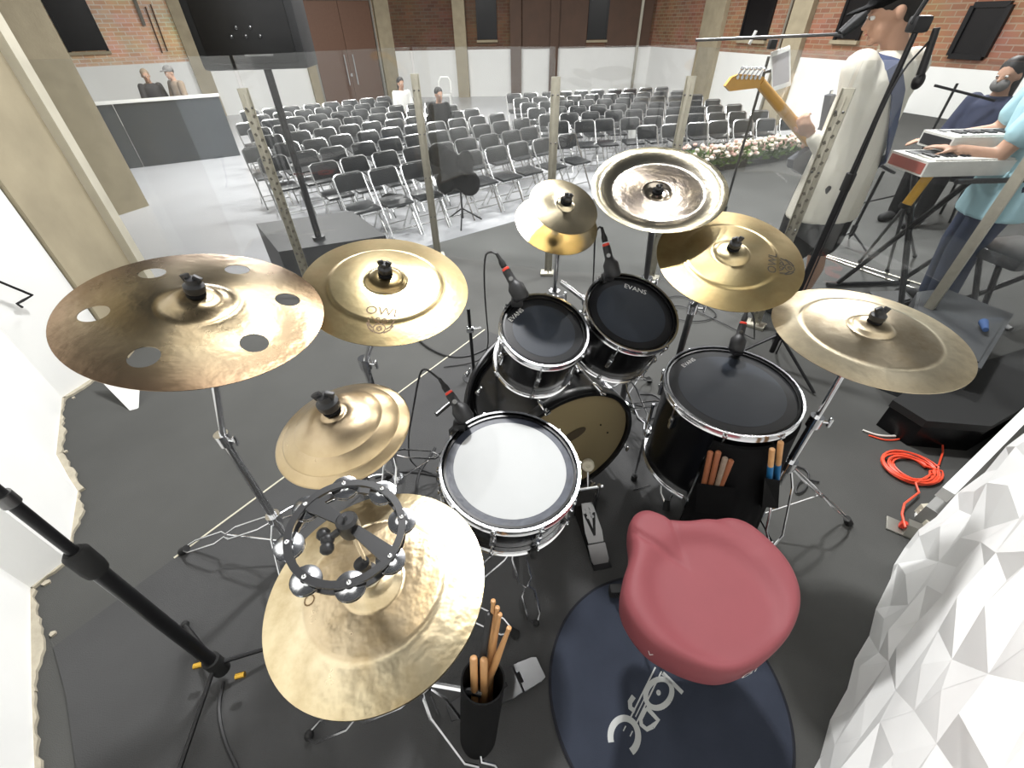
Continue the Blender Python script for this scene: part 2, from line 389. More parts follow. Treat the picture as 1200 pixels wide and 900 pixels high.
# stage slab: top carpet + riser
poly = [(-2.8, -2.2), (11.0, -2.2), tuple((E0+EU*14).xy), tuple((E0-EU*2.6).xy), (-2.8, 2.2)]
st = struct(MB().prism(poly, -0.12, 0.0).build('floor', M['stage_carpet']))
ed = [E0+EU*14, E0-EU*2.6]
rs = MB(); a, b_ = ed[1], ed[0]
rs.prism([tuple((a+EV*0.0).xy), tuple(b_.xy), tuple((b_-EV*0.08).xy), tuple((a-EV*0.08).xy)][::-1], HZ, -0.121)
struct(rs.build('trim_1', M['riser']))
struct(MB().box((0, 12, HZ-0.05), (44, 40, 0.1)).build('floor_hall', M['hall_floor']))

def wall(name, a, b, z0, z1, m, th=0.15, side=1, parent=None, ref=None):
    """upright slab from a to b (xy), thickness behind; brick coordinates in metres"""
    a = V((a[0], a[1], 0)); b = V((b[0], b[1], 0)); t = (b-a).normalized(); n = V((-t.y, t.x, 0))*side
    pts = [a, b, b+n*th, a+n*th]; vs = [p+V((0, 0, z)) for z in (z0, z1) for p in pts]
    mb = MB(); mb.add(vs, [(0, 1, 5, 4), (1, 2, 6, 5), (2, 3, 7, 6), (3, 0, 4, 7), (0, 3, 2, 1), (4, 5, 6, 7)])
    o = mb.build(name, m, parent); me = o.data; uv = me.uv_layers.new(name='UV'); o0 = V((0, 0, 0))
    q = parent
    while q is not None: o0 += q.location; q = q.parent
    rf = a if ref is None else V((ref[0], ref[1], 0))
    for lp in me.loops:
        p = me.vertices[lp.vertex_index].co+o0; uv.data[lp.index].uv = ((p-rf).dot(t), p.z)
    return o
# ---- left plaster wall with its broken foot
LW = [(-0.45, -0.93), (-1.2, 0.1), (-1.5, 0.44), (-1.78, 0.77), (-1.73, 0.88), (-1.93, 1.2), (-2.02, 1.27), (-2.2, 1.42), (-2.5, 1.84), (-2.41, 2.21)]
mb = MB(); m_ = len(LW)
out = [(x-0.35, y-0.25) for x, y in LW]
mb.prism(LW+out[::-1], 0.0, 3.4)
wl = struct(mb.build('wall_left', M['white_wall'], sharp=20))
# ragged strip of broken plaster along the wall foot, in separate chunks
rnd = random.Random(3)
for i in range(1, m_-1):
    a = V((*LW[i], 0)); b = V((*LW[i+1], 0)); L_ = (b-a).length; k = max(3, int(L_/0.022)); t = (b-a).normalized(); nn = V((t.y, -t.x, 0)); wd = 0.012
    pl = [(0, -0.02), (L_, -0.02)]
    for j in range(k, -1, -1):
        wd = max(0.003, min(0.032, wd+rnd.uniform(-0.011, 0.011))); pl.append((L_*j/k, wd))
    MB().prism(pl, 0.0, 0.012, lambda x, y, z: a+t*x+nn*y+V((0, 0, z))).build('plaster_edge', M['rubble'], wl)
    for j in range(rnd.randrange(0, 2)):
        c = a+t*rnd.uniform(0, L_)+nn*rnd.uniform(0.02, 0.06); r_ = rnd.uniform(0.006, 0.014)
        MB().prism([(cos(q)*r_*rnd.uniform(.6, 1.3), sin(q)*r_*rnd.uniform(.6, 1.3)) for q in (0, 1.2, 2.4, 3.7, 5)], 0, 0.008, lambda x, y, z: c+V((x, y, z))).build('plaster_chip', M['rubble'], wl)
# ---- white faceted panels on the wall behind the drummer
BA = V((-0.45, -0.93, 0)); BB = V((1.50, 0.86, 0)); BT = (BB-BA).normalized(); BN = V((-BT.y, BT.x, 0))
wb = struct(wall('wall_back', BA.xy, (BB-BT*0.005).xy, 0, 3.4, M['white_wall'], th=0.12, side=-1))
wb.location = (0, 0, 0)
def facet_mesh(seed):
    r = random.Random(seed); n = 4; S = 0.452; vs = []; fs = []
    for j in range(n+1):
        for i in range(n+1):
            x = S*i/n; y = S*j/n; h = 0.004; inner = 0 < i < n and 0 < j < n
            if inner: x += r.uniform(-.03, .03); y += r.uniform(-.03, .03)
            if (i+j) % 2 and (inner or i in (0, n) or j in (0, n)): h = 0.014 if not inner else r.uniform(0.022, 0.034)
            vs.append((x-S/2, y-S/2, h))
    for j in range(n):
        for i in range(n):
            q = [j*(n+1)+i, j*(n+1)+i+1, (j+1)*(n+1)+i+1, (j+1)*(n+1)+i]
            fs += [(q[0], q[1], q[2]), (q[0], q[2], q[3])] if (i+j+seed) % 3 else [(q[0], q[1], q[3]), (q[1], q[2], q[3])]
    me = bpy.data.meshes.new('facet_panel'); me.from_pydata(vs, [], fs); me.materials.append(M['panel']); return me
fms = [facet_mesh(s) for s in (11, 12, 13, 14)]
Lb = (BB-BA).length; nc = int(Lb/0.4525); off0 = Lb-nc*0.4525
rp = random.Random(5)
for i in range(-1, nc):
    for j in range(6):
        s_ = off0+0.4525*(i+0.5)
        if s_ < 0.2: continue
        c = BA+BT*s_+BN*0.001+V((0, 0, 0.23+0.4525*j)); q = rp.randrange(4)
        o = bpy.data.objects.new('wall_panel', fms[rp.randrange(4)]); COL.objects.link(o); o.parent = wb
        R = Matrix((BT, V((0, 0, 1)), -BN)).transposed()
        R = Matrix((BT, V((0, 0, 1)), BT.cross(V((0, 0, 1))))).transposed()
        R = Matrix((-BT, V((0, 0, 1)), BN)).transposed()
        o.rotation_euler = (R @ Matrix.Rotation(q*pi/2, 3, 'Z')).to_euler(); o.location = c
# ---- low ledge to the right with a white nosing
l0 = P(1086, 592, 0.09); l1 = P(1200, 480, 0.09); lt = (l1-l0); lt.z = 0; lt.normalize(); ln = V((lt.y, -lt.x, 0)); l0.z = 0
mb = MB(); q = [l0, l0+lt*7, l0+lt*7+ln*1.2, l0+ln*1.2]
mb.prism([tuple(p.xy) for p in q][::-1], 0, 0.085); lg = struct(mb.build('ledge_right', M['ledge_top']))
mb = MB(); q = [l0-ln*0.005, l0+lt*7-ln*0.005, l0+lt*7+ln*0.035, l0+ln*0.035]
mb.prism([tuple(p.xy) for p in q][::-1], 0.15, 0.2); mb.build('nosing', M['white_wall'], lg)
rnd = random.Random(9)
for k in range(16):
    t_ = rnd.random(); c = P(1082+26*t_+rnd.uniform(-4, 6), 598+36*t_+rnd.uniform(-6, 4), 0.02); c.z = 0; h = rnd.uniform(0.01, 0.05); r_ = rnd.uniform(0.012, 0.03)
    MB().prism([(cos(q)*r_*rnd.uniform(.5, 1.5), sin(q)*r_*rnd.uniform(.5, 1.5)) for q in (0, 1.1, 2.3, 3.4, 4.6, 5.5)], 0, h, lambda x, y, z: c+V((x, y, z))).build('plaster_chunk', M['concrete_pale' if k % 2 else 'white_wall'], lg)
wr = struct(wall('wall_right', (l0+lt*0.12+ln*1.2).xy, (l0+lt*9+ln*1.2).xy, 0, 3.4, M['grey_wall'], side=-1))
# ---- concrete columns at the left
c1 = V((-2.39, 2.22, 0)); c2 = V((-2.52, 2.84, 0)); dx = V((-0.75, -0.12, 0))
ca = struct(MB().prism([tuple(p.xy) for p in (c1, c2, c2+dx, c1+dx)], HZ, 4.2).build('concrete_column', M['concrete']))
d12 = (c2-c1).normalized(); nn = V((d12.y, -d12.x, 0))
q = [c2-d12*0.10, c2-d12*0.02, c2-d12*0.02+nn*0.05, c2-d12*0.10+nn*0.05]
MB().prism([tuple(p.xy) for p in q][::-1], 0, 4.2).build('plaster_strip', M['concrete_pale'], ca)
g1 = P(175, 241, HZ); g2 = P(150, 249, HZ); dg = (g2-g1).normalized(); nb = V((-dg.y, dg.x, 0))
if nb.y < 0: nb = -nb
q = [g1, g1+dg*1.0, g1+dg*1.0+nb*0.5, g1+nb*0.5]
struct(MB().prism([tuple(p.xy) for p in q], HZ, 4.2).build('concrete_column', M['concrete']))
# ---- far brick walls over a white dado, with piers, openings and the double door
ZB = 0.78; ZT = 4.6
FA, FB, FC, FD, FE = (-12.5, 14.7), (-4.4, 20.8), (5.4, 20.4), (9.0, 8.0), (9.6, 2.5)
def seginfo(a, b):
    a = V((*a, 0)); b = V((*b, 0)); t = (b-a).normalized(); return a, t, V((t.y, -t.x, 0))
def hit(px, py, seg):
    a, t, n = seg; p = onplane(px, py, a, n); return (p-a).dot(t), p.z
S1, S2, S3 = seginfo(FA, FB), seginfo(FB, FC), seginfo(FC, FD)
w1 = struct(wall('wall_front_left', FA, FB, ZB, ZT, M['brick_overlit'])); w2 = struct(wall('wall_front', FB, FC, ZB, ZT, M['brick_unlit'])); w3 = struct(wall('wall_front_right', FC, FD, ZB, ZT, M['brick']))
w4 = struct(wall('wall_far_right', FD, FE, HZ, ZT, M['white_wall'])); w5 = struct(wall('wall_far_left', (-12.5, 14.7), (-12.9, 3.0), HZ, ZT, M['white_wall'], side=-1))
for (a, b), pr in (((FA, FB), w1), ((FB, FC), w2), ((FC, FD), w3)): wall('dado', a, b, HZ, ZB, M['white_wall'], parent=pr)
def wbox(name, seg, s0, s1, z0, z1, d0, d1, m, parent=None):
    a, t, n = seg; q = [a+t*s0+n*d0, a+t*s1+n*d0, a+t*s1+n*d1, a+t*s0+n*d1]
    return MB().prism([tuple(p.xy) for p in q], z0, z1).build(name, m, parent)
def pier(seg, px0, px1, py=30, m='concrete', d=0.14):
    s0 = hit(px0, py, seg)[0]; s1 = hit(px1, py, seg)[0]
    struct(wbox('pier', seg, s0, s1, HZ, ZT-0.05, -0.05, d, M[m]))
def opening(seg, px0, px1, pyb, k, py=30, ztop=3.9):
    s0 = hit(px0, py, seg)[0]; s1 = hit(px1, py, seg)[0]; zb = hit((px0+px1)/2, pyb, seg)[1]
    w_ = struct(wbox('window_%d' % k, seg, s0, s1, zb, ztop, -0.02, 0.03, M['dark_opening']))
    wbox('window_frame', seg, s0-0.04, s0+0.03, zb-0.04, ztop, -0.02, 0.05, M['black_metal'], w_); wbox('window_frame', seg, s1-0.03, s1+0.04, zb-0.04, ztop, -0.02, 0.05, M['black_metal'], w_)
    wbox('window_sill', seg, s0-0.06, s1+0.06, zb-0.09, zb-0.02, -0.02, 0.09, M['concrete'], w_)
pier(S1, 205, 226); pier(S1, 347, 357); pier(S1, 440, 458)
opening(S1, 66, 112, 60, 1)
def beam(seg, s0, s1, z0, z1): struct(wbox('trim_2', seg, s0, s1, z0, z1, -0.02, 0.1, M['concrete']))
beam(S1, 0.4, 10.0, 2.42, 2.75)
# door
d0 = hit(357, 30, S1)[0]; d1 = hit(438, 30, S1)[0]; dz = 2.28
dr = struct(wbox('door_1', S1, d0, d1, HZ, dz, -0.02, 0.05, M['door_brown'])); dm = (d0+d1)/2
for s0, s1 in ((d0, d0+0.07), (d1-0.07, d1)): wbox('door_frame', S1, s0, s1, HZ, dz, 0.0, 0.12, M['grey_metal'], dr)
wbox('door_frame', S1, d0, d1, dz-0.06, dz, 0.0, 0.12, M['grey_metal'], dr)
for s0, s1 in ((d0+0.1, dm-0.012), (dm+0.012, d1-0.1)):
    lf = wbox('door_leaf', S1, s0, s1, HZ+0.02, dz-0.08, 0.03, 0.08, M['door_brown'], dr)
for s0 in (dm-0.16, dm+0.16):
    a, t, n = S1; p = a+t*s0+n*0.15
    h = MB().tube(p+V((0, 0, -0.15)), p+V((0, 0, 0.75)), 0.022, n=8); h.tube(p+V((0, 0, 0)), p-n*0.1, 0.014, n=6); h.tube(p+V((0, 0, 0.6)), p-n*0.1+V((0, 0, 0.6)), 0.014, n=6); h.build('door_handle', M['chrome'], dr)
wbox('door_lock', S1, dm-0.04, dm+0.04, 0.1, 0.2, 0.07, 0.11, M['chrome'], dr)
# middle wall
pier(S2, 532, 546, d=0.2); pier(S2, 598, 611, m='brown_board'); pier(S2, 645, 655, m='brown_board'); opening(S2, 560, 581, 46, 2); opening(S2, 690, 711, 46, 3)
s0 = hit(612, 30, S2)[0]; s1 = hit(688, 30, S2)[0]; struct(wbox('trim_3', S2, s0, s1, ZB, 4.2, -0.02, 0.05, M['brown_board']))
s0 = hit(712, 30, S2)[0]; struct(wbox('trim_4', S2, s0, 9.7, ZB, 4.2, -0.02, 0.05, M['brown_board']))
s0 = hit(748, 30, S2)[0]; struct(wbox('trim_5', S2, s0, s0+0.09, HZ, 4.2, 0.03, 0.12, M['aluminium']))
pier(S3, 826, 850, m='concrete'); opening(S3, 872, 902, 46, 4); pier(S3, 928, 950); opening(S3, 985, 1012, 46, 5); 
s0 = hit(923, 30, S3)[0]; struct(wbox('trim_6', S3, s0, s0+0.07, HZ, 4.2, 0.03, 0.12, M['aluminium']))
s0 = hit(1127, 40, S3)[0]; s1 = hit(1168, 40, S3)[0]; z0 = hit(1140, 66, S3)[1]; z1 = hit(1160, 6, S3)[1]
wn = struct(wbox('window_6', S3, s0, s1, z0, z1, -0.02, 0.04, M['dark_opening']))
for sa, sb, za, zc in ((s0-.05, s0+.03, z0, z1), (s1-.03, s1+.05, z0, z1), (s0, s1, z1-.03, z1+.05), (s0, s1, z0-.05, z0+.03)): wbox('window_frame', S3, sa, sb, za, zc, -0.02, 0.07, M['black_metal'], wn)
pier(S3, 1045, 1062); beam(S3, hit(1062, 20, S3)[0], 12.9, 2.5, 2.8)
# conduits on the left brick wall
a, t, n = S1
for px0, py0, px1, py1 in ((160, 0, 169, 30), (170, 8, 190, 62), (176, 5, 196, 60)):
    sa, za = hit(px0, py0, S1); sb, zc = hit(px1, py1, S1)
    p0 = a+t*sa+n*0.06; p0.z = za+1.2 if py0 == 0 else za; p1 = a+t*sb+n*0.06; p1.z = zc
    struct(MB().tube(p0, p1, 0.05 if px0 == 160 else 0.018, n=8).build('conduit', M['grey_metal' if px0 == 160 else 'brown_board']))
# dark kit rug with pale bound edge
k0 = P(205, 655); k1 = P(540, 408); kd = (k1-k0).normalized(); kn = V((kd.y, -kd.x, 0)); k1 = k0+kd*1.95
k0b = k0-kd*0.38
q = [k0b, k1, k1+kn*1.75, k0+kd*0.75+kn*1.75, V((0.1, -0.28, 0)), V((-0.36, -0.72, 0)), V((-1.1, 0.12, 0)), V((-1.40, 0.44, 0))]
kr = MB().prism([tuple(p.xy) for p in q][::-1], 0.0, 0.006).build('kit_rug', M['rug_grey'], loc=(0, 0, 0)); tag(kr, 'large dark grey rug under the whole drum kit', 'rug')
mb = MB()
for a_, b_ in ((k0, k1),): mb.tube(a_+V((0, 0, 0.006)), b_+V((0, 0, 0.006)), 0.0045, n=6)
mb.build('binding', M['felt'], kr)
# ================================================================== DRUM KIT
def nrm(tx, ty): return V((tx, ty, 1)).normalized()
def rotz(n, spin=0.0):
    x, y, z = basis(n); R = Matrix((x, y, z)).transposed(); return R @ Matrix.Rotation(spin, 3, 'Z')
def zsolve(x, y, py):
    lo, hi = 0.0, 1.5
    for _ in range(40):
        m = (lo+hi)/2; d = V((x, y, m))-CAM; q = 450-F_PX*d.dot(_u)/d.dot(_f)
        if q > py: lo = m
        else: hi = m
    return m
def prof_h(R, bow, bell_r, bell_h, lip=0.0, lip_r=0.7, step=0, ex=1.4):
    def h(r):
        if r < bell_r: return bow+bell_h*sqrt(max(0, 1-(r/bell_r)**2.2))
        if lip and r > lip_r*R:
            t = (r-lip_r*R)/(R*(1-lip_r)); base = bow*(1-((lip_r*R-bell_r)/(R-bell_r))**1.4)
            return base+lip*sin(min(1, t*1.15)*pi/2)
        v = bow*(1-((r-bell_r)/(R-bell_r))**ex)
        if step: v -= 0.0022*min(1, max(0, (r-step*R)/(0.03*R)))
        return v
    return h
def cymbal(label, c, n, R, hf, m, group=None, holes=None, name='cymbal', cat='cymbal', th=0.0012):
    if holes:
        pts = []; edges = []
        def ring(cx, cy, r, k):
            o = len(pts)
            for i in range(k): pts.append(V((cx+r*cos(2*pi*i/k), cy+r*sin(2*pi*i/k))))
            edges.extend((o+i, o+(i+1) % k) for i in range(k))
        ring(0, 0, R, 96); ring(0, 0, 0.006, 12)
        for fr in (0.12, 0.2, 0.26, 0.34, 0.45, 0.58, 0.7, 0.8, 0.9, 0.97): 
            for i in range(64):
                p = V((R*fr*cos(2*pi*i/64), R*fr*sin(2*pi*i/64)))
                if all((p-V(hc)).length > hr*1.12 for hc, hr in holes): pts.append(p)
        for hc, hr in holes: ring(hc[0], hc[1], hr, 28)
        vs, _, fs, *_r2 = geometry.delaunay_2d_cdt(pts, edges, [], 0, 1e-6)
        ok = []
        for f in fs:
            q = sum((vs[i] for i in f), V((0, 0)))/len(f)
            if q.length > R or q.length < 0.006 or any((q-V(hc)).length < hr*0.985 for hc, hr in holes): continue
            ok.append(tuple(f))
        me = bpy.data.meshes.new(name); me.from_pydata([(v.x, v.y, hf(v.length)) for v in vs], [], ok)
        b = bmesh.new(); b.from_mesh(me); bmesh.ops.delete(b, geom=[v for v in b.verts if not v.link_faces], context='VERTS'); bmesh.ops.recalc_face_normals(b, faces=b.faces); b.to_mesh(me); b.free()
        me = eval_mesh(me, [('SOLIDIFY', dict(thickness=th, offset=-1))]); me.name = name
        me.polygons.foreach_set('use_smooth', [True]*len(me.polygons)); me.set_sharp_from_angle(angle=radians(50)); me.materials.clear(); me.materials.append(m)
    else:
        rs_ = [0.006]+[R*i/44 for i in range(2, 45)]
        prof = [(r, hf(r)) for r in rs_]+[(r, hf(r)-th) for r in rs_[::-1]]
        mb = MB(); mb.lathe(prof, n=96, closed=True); me = mb.mesh(name, m, V((0, 0, 0)), 60)
    o = bpy.data.objects.new(name, me); COL.objects.link(o)
    o.matrix_world = Matrix.Translation(V(c)) @ rotz(n).to_4x4()
    tag(o, label, cat, group); return o
def print_on(parent, hf, shapes, m, name='logo_print', lift=0.0004):
    """flat print laid on a disc's curved top, in the disc's own coordinates"""
    vs = []; fs = []
    for v2, f2 in shapes:
        o = len(vs); vs += [(x, y, hf(sqrt(x*x+y*y))+lift) for x, y in v2]; fs += [tuple(i+o for i in f) for f in f2]
    me = bpy.data.meshes.new(name); me.from_pydata(vs, [], fs); me.materials.append(m)
    o = bpy.data.objects.new(name, me); COL.objects.link(o); o.parent = parent; return o
def place2d(geo, cx, cy, rot, s=1.0):
    v, f = geo; return [(cx+s*(x*cos(rot)-y*sin(rot)), cy+s*(x*sin(rot)+y*cos(rot))) for x, y in v], f
def owl_logo(cx, cy, rot, s):
    sh = [place2d(text_geo('OWL', 0.036), cx, cy, rot, s)]
    em = []
    em.append(stroke2d(arc2d(0, -0.05, 0.014, 0.014, 0, 360, 28), 0.0026)); em.append(stroke2d(arc2d(0, -0.05, 0.006, 0.006, 0, 360, 16), 0.0022))
    for sg in (-1, 1):
        em.append(stroke2d(arc2d(sg*0.008, -0.026, 0.005, 0.005, 0, 360, 14), 0.0025))
        em.append(stroke2d([(sg*0.002, -0.034), (sg*0.014, -0.03), (sg*0.024, -0.02)], 0.003))
        em.append(stroke2d([(sg*0.016, -0.05), (sg*0.026, -0.04), (sg*0.031, -0.022)], 0.004))
        em.append(stroke2d([(sg*0.012, -0.062), (sg*0.024, -0.052), (sg*0.032, -0.036)], 0.0035))
    em.append(stroke2d([(-0.004, -0.052), (0, -0.046), (0.004, -0.052)], 0.0022))
    return sh+[place2d(g, cx, cy, rot, s) for g in em]
def local_xy(o, px, py, hf=None):
    """where a line of sight meets the disc, in the disc's coordinates"""
    mw = o.matrix_world; c = mw.translation; n = mw.to_3x3() @ V((0, 0, 1)); p = onplane(px, py, c+n*0.008, n); q = mw.inverted() @ p; return q.x, q.y
def wingnut(mb, c, n, s=1.0):
    x, y, z = basis(n); c = V(c)
    mb.lathe([(0.0, 0), (0.013*s, 0), (0.015*s, 0.004*s), (0.015*s, 0.012*s), (0.010*s, 0.016*s), (0.009*s, 0.024*s), (0, 0.026*s)], c, n, 20)
    for sg in (-1, 1): mb.box(c+z*0.024*s+x*sg*0.008*s, (0.013*s, 0.006*s, 0.011*s), Matrix((x, y, z)).transposed() @ Matrix.Rotation(sg*0.4, 3, 'Y'), 0.002)
def stand(label, c, n, nut_h, base, clamp, hub_z=0.27, feet=((0.38, 0, 0), ), m='chrome', boom=None, nut=1.0, group='cymbal stands', legs=True, r=0.0125):
    bx, by = base; t = thing('cymbal_stand', label, 'cymbal stand', (bx, by, 0), group)
    c = V(c); n = V(n).normalized(); piv = c-n*0.035; ct = V((bx, by, clamp))
    MB().tube((bx, by, 0.09), ct, r, n=14).build('base_tube', M[m], t)
    cl = MB(); cl.tube(ct-V((0, 0, 0.022)), ct+V((0, 0, 0.02)), r*1.6, n=14); cl.tube(ct, ct+V((0.035, -0.008, 0)), 0.006, n=8); cl.box(ct+V((0.04, -0.01, 0)), (0.008, 0.012, 0.034), bev=0.003); cl.build('clamp', M['chrome'], t)
    if boom is not None:
        mid = V(boom); MB().tube(ct, mid, r*0.75, n=12).build('extension_tube', M[m], t); b0 = mid
        MB().ball(mid, 0.018, 12, 8).build('boom_joint', M['chrome'], t)
        MB().tube(mid+(mid-piv).normalized()*0.10, piv, r*0.55, n=10).build('boom_arm', M[m], t)
    else: MB().tube(ct, piv, r*0.72, n=12).build('extension_tube', M[m], t)
    ti = MB(); ti.ball(piv, 0.014, 12, 8); ti.tube(piv, c+n*(nut_h+0.02), 0.004, n=8); ti.build('tilter', M['chrome'], t)
    fl = MB(); fl.lathe([(0.004, 0), (0.017, 0), (0.017, 0.008), (0.004, 0.008)], c+n*(nut_h-0.002), n, 20, closed=True); fl.build('felt_washer', M['black_cloth'], t)
    wn = MB(); wingnut(wn, c+n*(nut_h+0.006), n, nut); wn.build('wing_nut', M['black_plastic'], t)
    if legs:
        hb = MB(); hb.tube((bx, by, hub_z-0.02), (bx, by, hub_z+0.025), r*1.9, n=14); hb.build('leg_hub', M['chrome'], t); MB().tube((bx, by, 0.09), (bx, by, 0.12), r*1.7, n=14).build('lower_collar', M['chrome'], t)
        for fx, fy in feet:
            a = V((bx, by, hub_z)); b = V((fx, fy, 0.03)); lg_ = link_leg(a+(b-a)*0.04, b, 0.05).build('leg', M['chrome'], t)
            d = (b-a).normalized(); MB().tube(b-d*0.015, b+d*0.02-V((0, 0, 0.012)), 0.013, 0.016, 10).build('rubber_foot', M['black_rubber'], lg_)
            mid = a+(b-a)*0.5; MB().tube((bx, by, 0.1), mid, 0.0035, n=6).build('brace', M['chrome'], t)
    return t
def ring3(bx, by, r, a0): return [(bx+r*cos(a0+k*2*pi/3), by+r*sin(a0+k*2*pi/3)) for k in range(3)]
# ---- cymbals
nA = nrm(0.244, -0.059); cA = V((-0.627, 0.781, 1.138))
hA = prof_h(0.2285, 0.02, 0.055, 0.02)
hol = []
xA, yA, zA = basis(nA); RA = rotz(nA)
for px, py in ((178, 319), (278, 315), (337, 350), (298, 401), (168, 417), (109, 366)):
    q = RA.inverted() @ (onplane(px, py, cA+nA*0.012, nA)-cA); hol.append(((q.x, q.y), 0.0245))
cymbal('large bronze cymbal with six round holes near the white wall', cA, nA, 0.2285, hA, brass('brass_holes', 0.2285, [(0, (176, 150, 108)), (0.3, (168, 148, 110)), (0.6, (184, 162, 120)), (1, (156, 122, 88))], 0.26, 0.7, (88, 72, 46), 0.14, spotscale=6, aniso=0.75), holes=hol)
ax, ay = P(322, 608, 0.25).xy; zc = zsolve(ax, ay, 514)
stand('chrome stand under the cymbal with six holes', cA, nA, 0.040, (ax, ay), zc, 0.25, [P(220, 648).xy, (ax+0.27, ay+0.36), (ax+0.2, ay-0.4)], nut=1.25)
nB = nrm(0.162, -0.211); cB = V((-0.309, 0.998, 1.076)); hB = prof_h(0.203, 0.017, 0.05, 0.017, step=0.66)
cyB = cymbal('gold crash cymbal printed with an owl logo left of the black tom toms', cB, nB, 0.203, hB, brass('brass_owl', 0.203, [(0, (170, 148, 92)), (0.235, (150, 128, 78)), (0.26, (206, 184, 128)), (0.66, (204, 180, 122)), (0.69, (190, 164, 106)), (1, (200, 174, 114))], 0.31, 0.45, (140, 100, 60), 0.1), 'owl logo crash cymbals')
q1 = V(local_xy(cyB, 449, 367)); q2 = V(local_xy(cyB, 443, 388)); dd = q2-q1
print_on(cyB, hB, owl_logo(q1.x, q1.y, atan2(dd.y, dd.x)+pi/2, 0.95), M['brown_print'])
bx, by, _z = at(431, 436, 1.16); stand('chrome stand under the owl logo crash left of the tom toms', cB, nB, 0.036, (bx, by), zsolve(bx, by, 425), 0.27, ring3(bx, by, 0.36, 2.6), nut=1.1)
nC = nrm(-0.08, -0.093); cC = V((-0.331, 0.599, 0.976))
for k, (R, dz_, bw, bl) in enumerate(((0.13, 0.0, 0.034, 0.004), (0.112, 0.010, 0.034, 0.004), (0.095, 0.018, 0.034, 0.006))):
    hC = prof_h(R, bw, 0.022, bl, ex=1.9)
    cymbal(('lowest and widest', 'middle', 'topmost and smallest')[k]+' of three domed bronze cymbals stacked beside the snare', cC+nC*(dz_-0.006), nC, R, hC, brass('brass_stack', R, [(0, (176, 150, 112)), (0.6, (190, 166, 128)), (1, (200, 172, 122))], 0.3, 0.3, (130, 98, 60), 0.14), 'three stacked domed cymbals')
bx, by = cC.x-0.02, cC.y+0.05
stand('chrome stand under the three stacked domed cymbals', cC, nC, 0.056, (bx, by), 0.7, 0.27, ring3(bx, by, 0.34, 1.9), nut=1.35)
nD = nrm(-0.068, -0.032); cD = V((-0.229, 0.339, 0.873)); hD = prof_h(0.178, 0.015, 0.045, 0.018, step=0.62)
mD = brass('brass_hat', 0.178, [(0, (222, 200, 154)), (0.25, (222, 200, 154)), (0.3, (204, 178, 136)), (0.62, (210, 186, 144)), (0.645, (228, 208, 164)), (1, (220, 198, 148))], 0.3, 0.6, (150, 122, 74), 0.35, 16, 0.5)
cyD = cymbal('upper hi-hat cymbal of worn gold bronze under the tambourine', cD, nD, 0.178, hD, mD, 'hi-hat pair', name='hi_hat_cymbal')
q1 = V(local_xy(cyD, 364, 690)); print_on(cyD, hD, [place2d(text_geo('OWL', 0.026), q1.x, q1.y, 1.9)], M['brown_print'])
hDl = prof_h(0.178, -0.015, 0.045, -0.018)
cymbal('lower hi-hat cymbal hidden under the worn gold one', cD-nD*0.006, nD, 0.178, hDl, mD, 'hi-hat pair', name='hi_hat_cymbal')
for k, (c, tx, ty, R) in enumerate((((0.146, 1.327, 1.106), 0.164, -0.418, 0.127), ((0.159, 1.281, 1.171), 0.257, -0.513, 0.1015))):
    n = nrm(tx, ty); h = prof_h(R, 0.008, 0.026, 0.01)
    cymbal(('lower and larger', 'upper and smaller')[k]+' gold splash cymbal behind the smaller tom', c, n, R, h, brass('brass_splash', R, [(0, (214, 198, 158)), (0.5, (216, 200, 160)), (1, (208, 190, 146))], 0.22, 0.25, (150, 116, 62), 0.08), 'two splash cymbals')
nE = nrm(0.257, -0.513); cE = V((0.159, 1.281, 1.171)); bx, by, _z = at(650, 340, 1.45)
stand('chrome stand under the two gold splash cymbals', cE, nE, 0.016, (bx, by), zsolve(bx, by, 346), 0.27, ring3(bx, by, 0.36, 0.6), nut=0.85)
b2 = at(640, 340, 1.42); 
nF = nrm(-0.056, -0.371); cF = V((0.462, 1.408, 1.168)); hF = prof_h(0.203, 0.004, 0.042, -0.016, 0.016, 0.68)
cyF = cymbal('silvery china cymbal with upturned rim and text, highest of the kit', cF, nF, 0.203, hF, brass('brass_china', 0.203, [(0, (90, 76, 56)), (0.19, (190, 176, 156)), (0.24, (128, 114, 102)), (0.63, (140, 126, 112)), (0.68, (206, 196, 176)), (0.74, (178, 168, 146)), (1, (170, 160, 126))], 0.22, 0.5, (140, 126, 90), 0.2))
bx, by, _z = at(761, 308, 1.60); stand('grey stand under the china cymbal', cF, nF, 0.0, (bx, by), zsolve(bx, by, 330), 0.27, ring3(bx, by, 0.36, 0.9), m='steel_tube', nut=0.7, r=0.015)
nG = nrm(-0.053, -0.355); cG = V((0.635, 1.195, 1.046)); hG = prof_h(0.203, 0.016, 0.048, 0.017, step=0.62)
cyG = cymbal('gold crash cymbal printed with an owl logo above the floor tom', cG, nG, 0.203, hG, brass('brass_owl', 0.203, [(0, (206, 188, 138)), (0.24, (200, 178, 124)), (0.62, (196, 170, 106)), (0.66, (198, 170, 106)), (1, (198, 168, 102))], 0.32, 0.45, (140, 104, 50), 0.08), 'owl logo crash cymbals')
q1 = V(local_xy(cyG, 905, 309)); q2 = V(local_xy(cyG, 922, 312)); dd = q2-q1
print_on(cyG, hG, owl_logo(q1.x, q1.y, atan2(dd.y, dd.x)+pi/2, 0.95), M['black_print'])
bx, by, _z = at(806, 380, 1.42); stand('dark stand under the owl logo crash above the floor tom', cG, nG, 0.034, (bx, by), zsolve(bx, by, 360), 0.27, ring3(bx, by, 0.36, 0.4), m='steel_tube', nut=1.1)
